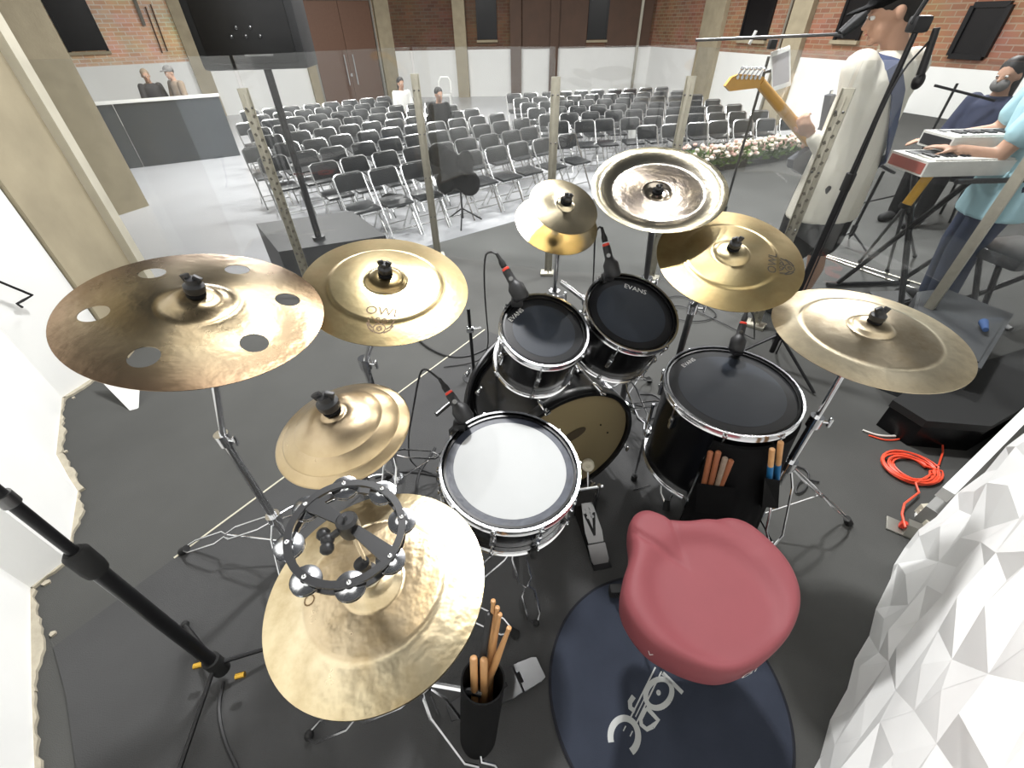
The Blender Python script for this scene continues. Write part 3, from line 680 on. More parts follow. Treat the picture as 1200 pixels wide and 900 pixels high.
nH = nrm(-0.005, -0.05); cH = V((0.937, 0.954, 0.936)); hH = prof_h(0.2285, 0.018, 0.052, 0.018, step=0.68)
cymbal('large pale gold cymbal at the right of the kit', cH, nH, 0.2285, hH, brass('brass_right', 0.2285, [(0, (196, 174, 130)), (0.25, (186, 168, 134)), (0.68, (190, 172, 138)), (0.70, (232, 216, 178)), (1, (228, 206, 160))], 0.32, 0.55, (120, 98, 62), 0.16))
stand('chrome stand under the large pale cymbal at the right of the kit', cH, nH, 0.036, (0.94, 0.955), zsolve(0.94, 0.955, 493), 0.40, [P(990, 614).xy, (0.66, 1.25), (0.80, 0.6)], nut=1.25)
# ---- drums
def drum(name, label, c, n, R, depth, lugs, head, cat='drum', dot=None, bottom=True, parts_hoop='chrome', group=None, a0=0.2):
    c = V(c); n = V(n).normalized(); x, y, z = basis(n); t = thing(name, label, cat, c-n*depth, group); rs_ = R-0.012
    MB().lathe([(rs_, -0.004), (rs_, -depth+0.004), (rs_-0.006, -depth+0.004), (rs_-0.006, -0.004)], c, n, 72, closed=True).build('shell', M['black_shell'], t)
    hp = [(rs_+0.001, -0.024), (R-0.001, -0.024), (R, -0.022), (R-0.003, -0.018), (R-0.004, -0.002), (R, 0.0), (R-0.001, 0.002), (R-0.007, 0.001), (R-0.007, -0.018), (rs_+0.001, -0.020)]
    hoop = MB().lathe(hp, c, n, 96, closed=True).build('hoop', M[parts_hoop], t)
    if bottom: MB().lathe([(r, -depth-h) for r, h in hp], c, n, 72, closed=True).build('hoop', M[parts_hoop], t)
    hd = MB().lathe([(0.0, -0.009), (R*0.5, -0.009), (rs_-0.003, -0.009), (rs_, -0.013), (rs_, -0.016), (0, -0.016)], c, n, 72).build('drum_head', M[head], t)
    if dot:
        dm_, dr_ = dot
        MB().lathe([(0, -0.0086), (dr_, -0.0086), (dr_, -0.009), (0, -0.009)], c, n, 64).build('head_centre', M[dm_], hd)
    for k in range(lugs):
        a = a0+2*pi*k/lugs; e = x*cos(a)+y*sin(a); tg = z.cross(e); Rm = Matrix((e, tg, z)).transposed()
        p = c+e*(rs_+0.006)-n*(depth*0.5 if depth < 0.24 else 0.085)
        hl = 0.05 if depth < 0.24 else 0.055
        lg_ = MB(); lg_.box(p, (0.014, 0.016, hl), Rm, 0.005); lg_.box(p+n*0.012, (0.024, 0.011, 0.012), Rm, 0.003); lo = lg_.build('lug', M['chrome'], t)
        rd = MB(); q = c+e*(R+0.001); rd.tube(q-n*0.05 if depth > 0.16 else q-n*0.045, q-n*0.012, 0.003, n=6); rd.box(q-n*0.014, (0.012, 0.014, 0.006), Rm, 0.002); rd.tube(q-n*0.012, q+n*0.0, 0.0042, n=8); rd.build('tension_rod', M['chrome'], lo)
        if bottom and depth < 0.24:
            rd = MB(); rd.tube(q-n*(depth-0.05), q-n*(depth-0.01), 0.003, n=6); rd.box(q-n*(depth-0.012), (0.012, 0.014, 0.006), Rm, 0.002); rd.tube(q-n*(depth-0.012), q-n*depth, 0.0042, n=8); rd.build('tension_rod', M['chrome'], lo)
    return t, hd, (c, n, R)
def head_text(hd, c, n, px, py, px2, py2, txt, size, stripe=False):
    c = V(c); n = V(n).normalized(); cc = c-n*0.0082
    p = onplane(px, py, cc, n); p2 = onplane(px2, py2, cc, n); ux = (p2-p).normalized(); uy = n.cross(ux)
    v, f = text_geo(txt, size)
    mb = MB(); mb.add([p+ux*a+uy*b for a, b in v], f)
    mb.build('brand_print', M['white_print'], hd, recalc=False)
sn, hd, _s = drum('snare_drum', 'black snare drum with white coated head and chrome hoops', (-0.008, 0.747, 0.679), nrm(0.097, -0.104), 0.1875, 0.135, 10, 'clear_ring', dot=('snare_head', 0.150), a0=0.1)
t1, hd, _s = drum('tom_tom', 'smaller black tom tom, its head half in shadow', (0.1, 1.094, 0.88), nrm(0.165, -0.363), 0.136, 0.185, 6, 'tom_head', dot=('tom_dot', 0.095), group='rack tom toms', a0=0.5)
head_text(hd, (0.1, 1.094, 0.88), nrm(0.165, -0.363), 605, 369, 615, 360, 'EVANS', 0.021)
t2, hd, _s = drum('tom_tom', 'larger black tom tom right behind the smaller one', (0.399, 1.243, 0.846), nrm(0.202, -0.394), 0.1615, 0.20, 6, 'tom_head', dot=('tom_dot', 0.118), group='rack tom toms', a0=0.2)
head_text(hd, (0.399, 1.243, 0.846), nrm(0.202, -0.394), 744.5, 339, 755, 342.5, 'EVANS', 0.027)
ft, hd, _s = drum('floor_tom', 'black floor tom with a dusty black head and stick bag in front', (0.715, 1.073, 0.656), nrm(-0.008, -0.055), 0.215, 0.38, 8, 'tom_head', dot=('tom_dot', 0.165), a0=0.35)
head_text(hd, (0.715, 1.073, 0.656), nrm(-0.008, -0.055), 807, 425, 815, 420, 'EVANS', 0.022)
cF_, R_ = V((0.715, 1.073, 0)), 0.215
for a in (0.5, 2.5, 4.15):
    e = V((cos(a), sin(a), 0)); p = cF_+e*(R_+0.012)
    lg_ = MB(); lg_.tube(p+V((0, 0, 0.03)), p+V((0, 0, 0.46)), 0.006, n=8); lo = lg_.build('leg', M['chrome'], ft)
    MB().tube(p+V((0, 0, 0)), p+V((0, 0, 0.035)), 0.013, n=10).build('rubber_foot', M['black_rubber'], lo)
    MB().box(p+V((0, 0, 0.3))-e*0.006, (0.03, 0.03, 0.04), bev=0.006).build('leg_bracket', M['chrome'], ft)
# kick drum
ka = radians(-22); kn_ = V((sin(ka), cos(ka), 0)); kc = V((0.22, 1.15, 0.292)); KR = 0.28
kd_ = thing('bass_drum', 'black bass drum with amber batter head under the tom toms', 'drum', (kc.x, kc.y, 0))
MB().lathe([(KR-0.02, 0.01), (KR-0.02, 0.42), (KR-0.028, 0.42), (KR-0.028, 0.01)], kc, kn_, 80, closed=True).build('shell', M['black_shell'], kd_)
for h0, h1 in ((-0.012, 0.03), (0.40, 0.44)): MB().lathe([(KR-0.018, h0), (KR-0.002, h0), (KR, h0+0.003), (KR, h1-0.003), (KR-0.002, h1), (KR-0.018, h1)], kc, kn_, 80, closed=True).build('hoop', M['dark_wood_hoop'], kd_)
kh = MB().lathe([(0, 0.001), (KR-0.022, 0.001), (KR-0.018, 0.006), (KR-0.018, 0.012), (0, 0.012)], kc, kn_, 80).build('batter_head', M['kick_head'], kd_)
MB().lathe([(0, 0.42), (KR-0.02, 0.42), (KR-0.02, 0.43), (0, 0.43)], kc, kn_, 64).build('front_head', M['tom_head'], kd_)
kx, ky, kz = basis(kn_)
def konhead(px, py, off=-0.001): return onplane(px, py, kc+kn_*off, kn_)
p = konhead(672, 510); pt = MB(); ux = (konhead(684, 503)-p).normalized(); uy = kn_.cross(ux)
pt.prism(arc2d(0, 0, 0.055, 0.025, 0, 359, 24), 0, 0.0015, lambda x, y, z: p+ux*x+uy*y-kn_*z); pt.build('beater_patch', M['kick_patch'], kh)
for px, py in ((722, 467), (704, 498), (712, 507)): MB().ball(konhead(px, py), 0.004, 8, 6).build('head_mark', M['black_print'], kh)
for k in range(8):
    a = 0.35+2*pi*k/8; e = kx*cos(a)+ky*sin(a); q = kc+e*(KR+0.004)
    o = MB(); o.box(q+kn_*0.01, (0.016, 0.016, 0.05), Matrix((e, kn_.cross(e), kn_)).transposed(), 0.004); o.tube(q-kn_*0.03, q+kn_*0.12, 0.0035, n=6); o.box(q-kn_*0.03, (0.006, 0.022, 0.012), Matrix((e, kn_.cross(e), kn_)).transposed(), 0.002)
    lo = o.build('claw_hook', M['chrome'], kd_)
    MB().box(kc+e*(KR-0.006)+kn_*0.15, (0.02, 0.024, 0.06), Matrix((e, kn_.cross(e), kn_)).transposed(), 0.006).build('lug', M['chrome'], kd_)
for sg in (-1, 1):
    e = (kx*sg*0.8+V((0, 0, -0.35))).normalized(); q = kc+e*(KR-0.01)+kn_*0.33; f_ = q+V((e.x*0.12, e.y*0.12, 0))+kn_*0.08; f_.z = 0.012
    o = MB().tube(q, f_, 0.007, n=8).build('spur', M['chrome'], kd_); MB().ball(f_, 0.012, 10, 6).build('rubber_foot', M['black_rubber'], o)
# tom mounts
tm = MB(); top = kc+kn_*0.2+V((0, 0, KR-0.02)); tm.tube(top, top+V((0.02, 0.02, 0.28)), 0.012, n=10); tp = top+V((0.02, 0.02, 0.26))
tm.tube(tp, V((0.1, 1.094, 0.88))-nrm(0.165, -0.363)*0.09+V((0.05, 0.115, 0)), 0.008, n=8); tm.tube(tp, V((0.399, 1.243, 0.846))-nrm(0.202, -0.394)*0.09+V((-0.13, 0.06, 0)), 0.008, n=8); tm.box(tp, (0.05, 0.05, 0.06), bev=0.01)
tm.build('tom_mount', M['chrome'], kd_)
# rail clamps seen between the splash stand and the toms
rl = MB(); a = at(657, 330, 1.42); b_ = at(686, 352, 1.38); rl.tube(a, b_, 0.009, n=10); rl.box(b_, (0.03, 0.03, 0.03), bev=0.006); rl.tube(b_, b_+V((0.0, -0.02, -0.1)), 0.007, n=8); rl.tube(b_+V((0, 0, 0.0)), b_+V((0.0, -0.03, 0.02)), 0.01, n=8); rl.build('tom_bracket', M['chrome'], kd_)
# kick pedal
hp = P(702, 652, 0.02); tp_ = V((0.285, 1.03, 0.11)); pd = thing('bass_drum_pedal', 'silver bass drum pedal with round white felt beater', 'pedal', (hp.x, hp.y, 0))
dxy = (tp_-hp); dn = dxy.normalized(); sd = V((dn.y, -dn.x, 0)).normalized(); up = sd.cross(dn)
def foot(mb, pts, t0, t1, o=hp, L=1.0): mb.prism(pts, t0, t1, lambda x, y, z: o+sd*x+dn*y+up*z)
fb = MB(); foot(fb, [(-0.03, 0.05), (0.03, 0.05), (0.034, 0.09), (0.03, 0.13), (0.022, 0.2), (-0.022, 0.2), (-0.03, 0.13), (-0.034, 0.09)], 0, 0.006); fbo = fb.build('footboard', M['dull_chrome'], pd)
v = MB(); foot(v, [(-0.024, 0.16), (-0.004, 0.075), (0.004, 0.075), (0.024, 0.16), (0.012, 0.16), (0, 0.1), (-0.012, 0.16)], 0.006, 0.0075); v.build('grip_inlay', M['black_rubber'], fbo)
v = MB()
for gx in (-0.009, 0.009):
    for gy in (0.145, 0.162, 0.178): v.lathe([(0, 0.006), (0.006, 0.006), (0.006, 0.010), (0, 0.010)], hp+sd*gx+dn*gy, up, 10)
v.build('grip_dots', M['dull_chrome'], fbo)
hl = MB(); foot(hl, [(-0.034, -0.012), (-0.028, -0.026), (0.028, -0.026), (0.034, -0.012), (0.034, 0.045), (-0.034, 0.045)], -0.002, 0.006); hl.build('heel_plate', M['dull_chrome'], pd)
bpx = MB(); bpx.box((hp.x*0.5+tp_.x*0.5, hp.y*0.5+tp_.y*0.5, 0.008), (0.07, 0.28, 0.006), Matrix.Rotation(atan2(-dn.x, dn.y), 3, 'Z'), 0.002); bpx.build('base_plate', M['black_metal'], pd)
fr = MB()
for sg in (-1, 1): fr.tube(tp_+sd*0.045*sg+V((0, 0, -0.1)), tp_+sd*0.045*sg+V((0, 0, 0.09)), 0.008, n=8)
fr.tube(tp_+sd*0.06+V((0, 0, 0.08)), tp_-sd*0.06+V((0, 0, 0.08)), 0.007, n=8); fr.build('frame_post', M['chrome'], pd)
bt_ = at(689, 545, 1.075); MB().tube(tp_+V((0, 0, 0.08)), bt_, 0.004, n=8).build('beater_shaft', M['chrome'], pd)
bd = (bt_-tp_).normalized(); MB().lathe([(0, -0.02), (0.019, -0.02), (0.024, -0.014), (0.024, 0.014), (0.019, 0.02), (0.008, 0.021), (0.006, 0.015), (0, 0.015)], bt_, V((-0.15, -0.75, 0.6)), 28).build('beater', M['felt'], pd)
MB().box(tp_+V((0.03, -0.015, 0.02)), (0.006, 0.01, 0.09), bev=0.002).build('spring', M['dull_chrome'], pd)
# snare stand
ss = thing('snare_stand', 'chrome basket stand under the snare drum', 'drum stand', (-0.0, 0.735, 0)); sb = V((0.0, 0.735, 0))
MB().tube(sb+V((0, 0, 0.1)), sb+V((0, 0, 0.47)), 0.012, n=12).build('tube', M['chrome'], ss)
snn = nrm(0.097, -0.104); snb = V((-0.008, 0.747, 0.679))-snn*0.139; sx, sy, sz = basis(snn)
for k in range(3):
    a = -1.2+k*2*pi/3; e = sx*cos(a)+sy*sin(a); p = snb+e*0.185
    ar = MB(); ar.path([sb+V((0, 0, 0.46)), snb-snn*0.035+e*0.08, snb-snn*0.02+e*0.17, p-snn*0.012+e*0.008, p+snn*0.02+e*0.008], 0.006, 8); ao = ar.build('basket_arm', M['chrome'], ss)
    MB().ball(p+snn*0.01+e*0.01, (0.012, 0.012, 0.02), 10, 8).build('rubber_grip', M['black_rubber'], ao)
h_ = P(597, 668, 0.33); hbz = MB(); hbz.tube(sb+V((0, 0, 0.29)), sb+V((0, 0, 0.34)), 0.022, n=12); hbz.tube(sb+V((0.0, -0.01, 0.40)), sb+V((0.03, -0.06, 0.40)), 0.006, n=8); hbz.box(sb+V((0.035, -0.07, 0.40)), (0.012, 0.01, 0.045), bev=0.003); hbz.tube(sb+V((0, 0, 0.38)), sb+V((0, 0, 0.42)), 0.02, n=12); hbz.build('clamp', M['chrome'], ss)
for fx, fy in (P(628, 733).xy, (-0.27, 0.66), (0.05, 1.08)):
    a = sb+V((0, 0, 0.31)); b_ = V((fx, fy, 0.02)); lo = link_leg(a+(b_-a)*0.05, b_, 0.045).build('leg', M['chrome'], ss); MB().ball(b_, (0.012, 0.012, 0.012), 10, 6).build('rubber_foot', M['black_rubber'], lo)
# ---- hi-hat stand
hx, hy = cD.x, cD.y; hh = thing('hi_hat_stand', 'chrome hi-hat stand carrying the worn gold cymbals', 'cymbal stand', (hx, hy, 0))
MB().tube((hx, hy, 0.05), (hx, hy, 0.72), 0.013, n=14).build('base_tube', M['chrome'], hh)
MB().tube((hx, hy, 0.7), (hx, hy, 1.075), 0.0032, n=8).build('pull_rod', M['chrome'], hh)
ct = MB(); ct.lathe([(0, 0.036), (0.014, 0.036), (0.016, 0.04), (0.016, 0.05), (0.009, 0.054), (0.009, 0.062), (0.012, 0.066), (0.012, 0.078), (0, 0.08)], cD, nD, 20); ct.build('clutch', M['black_plastic'], hh)
MB().lathe([(0.004, 0.033), (0.018, 0.033), (0.018, 0.04), (0.004, 0.04)], cD, nD, 20, closed=True).build('felt_washer', M['felt'], hh)
MB().lathe([(0, -0.05), (0.02, -0.05), (0.03, -0.035), (0.03, -0.03), (0, -0.03)], cD, nD, 20).build('seat_cup', M['chrome'], hh)
MB().tube((hx, hy, 0.33), (hx, hy, 0.38), 0.022, n=12).build('leg_hub', M['chrome'], hh)
for fx, fy in ((0.02, 0.12), (-0.6, 0.32), (-0.2, 0.73)):
    a = V((hx, hy, 0.36)); b_ = V((fx, fy, 0.02)); lo = link_leg(a+(b_-a)*0.05, b_, 0.05).build('leg', M['chrome'], hh); MB().ball(b_, 0.014, 10, 6).build('rubber_foot', M['black_rubber'], lo)
h0 = P(622, 788, 0.015); hdn = (V((hx, hy, 0.07))-h0); LL = hdn.length; dn = hdn.normalized(); sd = V((dn.y, -dn.x, 0)).normalized(); up = sd.cross(dn)
fb = MB(); foot(fb, [(-0.038, 0.05), (0.038, 0.05), (0.042, 0.08), (0.03, 0.2), (0.02, 0.27), (-0.02, 0.27), (-0.03, 0.2), (-0.042, 0.08)], 0.0, 0.006, h0); fbo = fb.build('footboard', M['dull_chrome'], hh)
v = MB(); foot(v, [(-0.028, 0.2), (-0.006, 0.085), (0.006, 0.085), (0.028, 0.2), (0.014, 0.2), (0, 0.115), (-0.014, 0.2)], 0.006, 0.0075, h0); v.build('grip_inlay', M['black_rubber'], fbo)
hl = MB(); foot(hl, [(-0.036, -0.02), (-0.03, -0.035), (0.03, -0.035), (0.036, -0.02), (0.04, 0.044), (0.015, 0.044), (0.015, 0.034), (-0.015, 0.034), (-0.015, 0.044), (-0.04, 0.044)], -0.002, 0.006, h0); hl.build('heel_plate', M['dull_chrome'], hh)
# ---- tambourine on the hi-hat rod
hub = V((hx, hy, 1.052)); tn = nrm(0.12, -0.08); tx_, ty_, tz_ = basis(tn); tc = onplane(406, 621, hub+tn*0.0, tn); TR = 0.0735
tb = thing('tambourine', 'small black ring tambourine with silver jingles above the hi-hat', 'tambourine', hub)
MB().lathe([(TR-0.0048, -0.002), (TR+0.0048, -0.002), (TR+0.0048, 0.003), (TR-0.0048, 0.003)], tc, tn, 64, closed=True).build('ring', M['black_plastic'], tb)
MB().lathe([(TR-0.0042, -0.022), (TR+0.0042, -0.022), (TR+0.0042, -0.018), (TR-0.0042, -0.018)], tc, tn, 64, closed=True).build('ring', M['black_plastic'], tb)
for dr in (tx_*-0.9+ty_*0.55, tx_*0.85+ty_*-0.45):
    e = dr.normalized(); w_ = tn.cross(e); q = tc+e*TR; pl = MB(); pl.add([hub+w_*0.006+tn*s for s in (-0.002, 0.002)]+[hub-w_*0.006+tn*s for s in (-0.002, 0.002)]+[q-w_*0.012+tn*s for s in (-0.002, 0.002)]+[q+w_*0.012+tn*s for s in (-0.002, 0.002)], [(0, 2, 4, 6), (1, 7, 5, 3), (0, 1, 3, 2), (2, 3, 5, 4), (4, 5, 7, 6), (6, 7, 1, 0)]); pl.build('spoke', M['black_plastic'], tb)
MB().lathe([(0, -0.02), (0.013, -0.02), (0.015, -0.012), (0.015, 0.01), (0.011, 0.014), (0, 0.014)], hub, (0, 0, 1), 18).build('hub', M['black_plastic'], tb)
k0_ = P(384, 632, 1.04); wv = MB(); wv.tube(hub, k0_, 0.005, n=8); dk = (k0_-hub).normalized(); sk = dk.cross(V((0, 0, 1))).normalized()
for sg in (-1, 0, 1): wv.ball(k0_+sk*0.012*sg+dk*(0.004*abs(sg)), (0.010, 0.010, 0.008), 10, 6)
wv.build('wing_bolt', M['black_plastic'], tb)
for k in range(8):
    a = 0.3+2*pi*k/8; q = tc+(tx_*cos(a)+ty_*sin(a))*TR-tn*0.010
    j = MB()
    for s in (-1, 1): j.lathe([(0.002, s*0.002), (0.006, s*0.0035), (0.010, s*0.0015), (0.0195, s*0.0005), (0.0195, s*0.001), (0.010, s*0.0021), (0.006, s*0.0042), (0.002, s*0.003)], q+tn*s*0.002, tn, 20, closed=True)
    jo = j.build('jingle', M['chrome'], tb); MB().tube(q-tn*0.012, q+tn*0.014, 0.0022, n=6).ball(q+tn*0.0135, (0.0035, 0.0035, 0.002), 8, 6).build('rivet', M['chrome'], jo)
# ---- microphones clipped to the rims
def clip_mic(label, a, b, rim, cable_pts, group='clip-on drum microphones'):
    a = V(a); b = V(b); d = (b-a).normalized(); L_ = (b-a).length
    t = thing('clip_microphone', label, 'microphone', rim, group)
    MB().lathe([(0, -0.004), (0.019, -0.004), (0.025, 0.004), (0.025, L_*0.3), (0.018, L_*0.38), (0.0135, L_*0.44), (0.0125, L_*0.72), (0, L_*0.72)], a, d, 22).build('mic_body', M['mic_black'], t)
    MB().lathe([(0.0105, L_*0.72), (0.0112, L_*0.735), (0.0112, L_*0.765), (0.0105, L_*0.78), (0.0, L_*0.78), (0, L_*0.72)], a, d, 18).build('ring', M['red'], t)
    MB().lathe([(0, L_*0.81), (0.0095, L_*0.81), (0.0095, L_*0.92), (0.006, L_), (0.0045, L_*1.15), (0, L_*1.15)], a, d, 16).build('plug', M['black_rubber'], t)
    up_ = (CAM-a).normalized(); e = (up_-d*up_.dot(d)).normalized(); MB().lathe([(0, 0), (0.0065, 0), (0.0065, 0.003), (0, 0.003)], a+d*L_*0.5+e*0.0118, e, 16).build('badge', M['dull_chrome'], t)
    cl = MB(); r_ = V(rim); cl.path([a+d*L_*0.2, (a+r_)/2+V((0, 0, 0.005)), r_, r_-V((0, 0, 0.025))], 0.011, 8); cl.box((a+r_)/2, (0.035, 0.03, 0.03), bev=0.008); cl.build('rim_clip', M['black_plastic'], t)
    c0 = a+d*L_*1.12; MB().path([c0]+[V(p) for p in cable_pts], 0.0033, 6, smooth=2).build('cable', M['black_cable'], t)
clip_mic('black clip microphone on the snare drum rim', P(547, 492, 0.735), P(519, 450, 0.81), P(530, 505, 0.68), [P(497, 430, 0.84), P(491, 440, 0.75), P(484, 480, 0.5), P(478, 515, 0.2), P(480, 545, 0.012), P(520, 560, 0.012)])
clip_mic('black clip microphone on the smaller tom rim', P(612, 350, 0.945), P(586, 304, 1.04), P(600, 356, 0.915), [P(575, 294, 1.06), P(567, 300, 0.98), P(568, 350, 0.7), P(574, 410, 0.3), P(560, 425, 0.012), P(520, 430, 0.012)])
clip_mic('black clip microphone on the larger tom rim', P(719, 324, 0.93), P(707, 274, 1.05), P(708, 322, 0.92), [P(702, 265, 1.07), P(697, 275, 1.0), P(696, 315, 0.8), P(694, 345, 0.4), P(700, 340, 0.012), P(760, 350, 0.012)])
clip_mic('black clip microphone on the floor tom rim', P(862, 411, 0.70), P(874, 368, 0.80), P(866, 411, 0.66), [P(878, 360, 0.8), P(884, 372, 0.6), P(884, 395, 0.3), P(884, 398, 0.012), P(850, 380, 0.012)])
# ---- stick bag on the floor tom, with sticks
bg_ = thing('stick_bag', 'black cloth stick bag hanging on the front of the floor tom', 'bag', (0.75, 0.82, 0.0))
c0 = V((0.715, 1.073, 0)); mb = MB(); vs = []; NA = 26; rows = [(0.60, 0.222), (0.52, 0.226), (0.4, 0.238), (0.25, 0.25), (0.1, 0.262), (0.05, 0.262)]
for th_ in (0.0, -0.012):
    for z_, r_ in rows:
        for i in range(NA+1):
            a = radians(-122+104*i/NA); rr = r_+th_+0.004*sin(i*1.7)*(0.6-z_)*2; vs.append(c0+V((rr*cos(a), rr*sin(a), z_)))
W_ = NA+1; fs = []; H_ = len(rows)
for s_ in (0, 1):
    for j in range(H_-1):
        for i in range(NA): q = s_*H_*W_+j*W_+i; fs.append((q, q+1, q+W_+1, q+W_))
for i in range(NA): fs += [(i, i+1, H_*W_+i+1, H_*W_+i), ((H_-1)*W_+i, (H_-1)*W_+i+1, (2*H_-1)*W_+i+1, (2*H_-1)*W_+i)]
for j in range(H_-1): fs += [(j*W_, (j+1)*W_, H_*W_+(j+1)*W_, H_*W_+j*W_), (j*W_+NA, (j+1)*W_+NA, H_*W_+(j+1)*W_+NA, H_*W_+j*W_+NA)]
mb.add(vs, fs); mb.build('bag_body', M['black_cloth'], bg_)
def cyl_hit(px, py, r=0.246):
    d = ray(px, py); o = CAM-c0; A = d.x**2+d.y**2; B = 2*(o.x*d.x+o.y*d.y); Cc = o.x**2+o.y**2-r*r; D_ = B*B-4*A*Cc
    if D_ < 0: D_ = 0
    return CAM+d*((-B-sqrt(D_))/(2*A))
def pocket(pts, ztop=None):
    mb = MB(); q = [cyl_hit(*p, 0.27) for p in pts]; q2 = [cyl_hit(*p, 0.246) for p in pts]; m = len(q)
    mb.add(q+q2, [tuple(range(m)), tuple(range(2*m-1, m-1, -1))]+[(i, (i+1) % m, m+(i+1) % m, m+i) for i in range(m)]); return mb
pocket([(817, 566), (862, 572), (858, 606), (815, 600)]).build('pocket', M['black_cloth'], bg_)
pocket([(896, 560), (914, 563), (912, 596), (893, 594)]).build('pocket', M['black_cloth'], bg_)
def drumstick(label, a, b, m, r=0.0075, group=None, tip=True):
    a = V(a); b = V(b); d = (b-a).normalized(); L_ = (b-a).length
    if tip: pr = [(0, 0), (r*0.9, 0.002), (r, 0.006), (r, L_*0.7), (r*0.55, L_*0.965), (r*0.5, L_*0.972), (r*0.72, L_*0.985), (r*0.6, L_*0.997), (0, L_)]
    else: pr = [(0, 0), (r, 0.003), (r, L_-0.004), (r*0.7, L_-0.001), (0, L_)]
    o = MB().lathe(pr, a, d, 14).build('drumstick', M[m], loc=a); tag(o, label, 'drumstick', group); return o
for k, (p0, p1, m_) in enumerate((((823, 577), (833, 529), 'dark_stick'), ((830, 580), (842, 529), 'dark_stick'), ((837, 581), (850, 536), 'grey_stick'), ((841, 578), (857, 539), 'dark_stick'))):
    A_ = cyl_hit(*p0, 0.252); B_ = cyl_hit(*p1, 0.252); A_ = A_+(A_-B_)*0.4
    drumstick(('leftmost brown drumstick', 'second brown drumstick from the left', 'greyish worn drumstick', 'rightmost brown drumstick')[k]+' in the left pocket of the floor tom bag', A_, B_, m_, 0.0085, 'drumsticks in the left bag pocket', tip=False)
for k, (p0, p1) in enumerate((((900, 574), (905, 526)), ((908, 578), (915, 518)))):
    A_ = cyl_hit(*p0, 0.252); B_ = cyl_hit(*p1, 0.252); dd = B_-A_
    o = drumstick(('shorter', 'taller')[k]+' of two blue-gripped drumsticks in the right bag pocket', A_-dd*0.35, B_, 'wood_stick', 0.008, 'blue drumsticks', tip=False)
    g_ = MB().tube(A_+dd*0.15, A_+dd*0.62, 0.0088, n=14); q = g_.build('grip_wrap', M['blue_grip'], None, loc=o.location); q.parent = o; q.location = (0, 0, 0)
# ---- stick holder on the hi-hat stand
sh = thing('stick_holder', 'black cup of drumsticks hanging beside the hi-hat pedal', 'stick holder', (-0.09, 0.34, 0.05))
sd_ = V((0.06, 0.10, 0.62)).normalized(); pc = P(566, 797, 0.45)
MB().lathe([(0.0, -0.30), (0.042, -0.30), (0.046, -0.28), (0.05, 0.0), (0.046, 0.0), (0.042, -0.27), (0, -0.28)], pc, sd_, 32).build('cup', M['black_cloth'], sh)
MB().tube(pc-sd_*0.06, V((hx, hy, pc.z-0.06)), 0.008, n=8).build('clamp_arm', M['chrome'], sh)
for k, (px, py, zt_, m_, nm) in enumerate(((578, 703, 0.62, 'wood_stick', 'longest pale drumstick at the back'), (583, 711, 0.61, 'wood_stick', 'pale drumstick just right of the longest one'), (586, 719, 0.6, 'wood_stick', 'pale drumstick in the middle right'), (597, 735, 0.585, 'wood_stick', 'rightmost pale drumstick'), (574, 718, 0.59, 'black_plastic', 'black drumstick'), (555, 770, 0.5, 'wood_stick', 'short left pale drumstick'), (567, 772, 0.5, 'wood_stick', 'short middle pale drumstick'))):
    tip = P(px, py, zt_); bs = pc-sd_*0.26+V((cos(k*0.9)*0.025, sin(k*0.9)*0.025, 0)); drumstick(nm+' in the cup beside the hi-hat pedal', bs, tip, m_, 0.0085, 'drumsticks in the cup', tip=k < 4)
# ---- throne
th = thing('drum_throne', 'maroon vinyl saddle drum throne on the round navy rug', 'drum throne', (0.51, 0.50, 0)); ZS = 0.53
ol = [(759, 592.8), (777, 599), (788, 604), (806.7, 605.3), (833, 602.7), (860, 602), (881, 609), (905, 628), (926.7, 652), (940, 678.7), (942.7, 705), (934.7, 732), (918.7, 753), (892, 774.7), (860, 786), (828, 782.7), (793, 769), (764, 750.7), (742, 724), (731, 697), (733.5, 670.7), (740, 649), (741.5, 633), (739.5, 609), (746, 597)]
oc = P(838, 694, ZS); op = [(P(*p, ZS)-oc).xy for p in ol]
pol = []
m_ = len(op)
for i in range(m_):                                                  # Catmull-Rom to a smooth outline
    p0, p1, p2, p3 = op[i-1], op[i], op[(i+1) % m_], op[(i+2) % m_]
    for s_ in range(6):
        t = s_/6; pol.append(0.5*((2*p1)+(p2-p0)*t+(2*p0-5*p1+4*p2-p3)*t*t+(3*p1-p0-3*p2+p3)*t**3))
def segd(p, a, b):
    ab = b-a; t = max(0, min(1, (p-a).dot(ab)/ab.length_squared)); return (p-(a+ab*t)).length, t
gv = [((P(741, 620, ZS)-oc).xy, (P(803, 656, ZS)-oc).xy, 0.011, 0.009), ((P(783, 600, ZS)-oc).xy, (P(803, 650, ZS)-oc).xy, 0.005, 0.008), ((P(838, 600, ZS)-oc).xy, (P(885, 640, ZS)-oc).xy, 0.007, 0.016)]
mb = MB(); vs = []; fs = []; n_ = len(pol); fr = [0.06*k for k in range(1, 16)]+[0.93, 0.955, 0.975, 0.99]
def ztop(p, s_):
    z = 0.0
    if s_ > 0.86: z -= 0.03*(1-sqrt(max(0, 1-((s_-0.86)/0.14)**2)))
    d = p.length; sm = 1/(1+math.exp((d-0.152)/0.0085)); 
    if (p-((P(760, 612, ZS)-oc).xy)).length < 0.1: sm *= min(1, (p-((P(760, 612, ZS)-oc).xy)).length/0.1)
    z -= 0.019*sm
    for a, b, dp, wd in gv:
        q, t = segd(p, a, b); z -= dp*math.exp(-(q/wd)**2)*(1 if t > 0 else 1)*(1-0.55*t)
    return z
vs.append(V((oc.x, oc.y, ZS+ztop(V((0, 0)), 0))))
for s_ in fr:
    for p in pol: q = p*s_; vs.append(V((oc.x+q.x, oc.y+q.y, ZS+ztop(q, s_))))
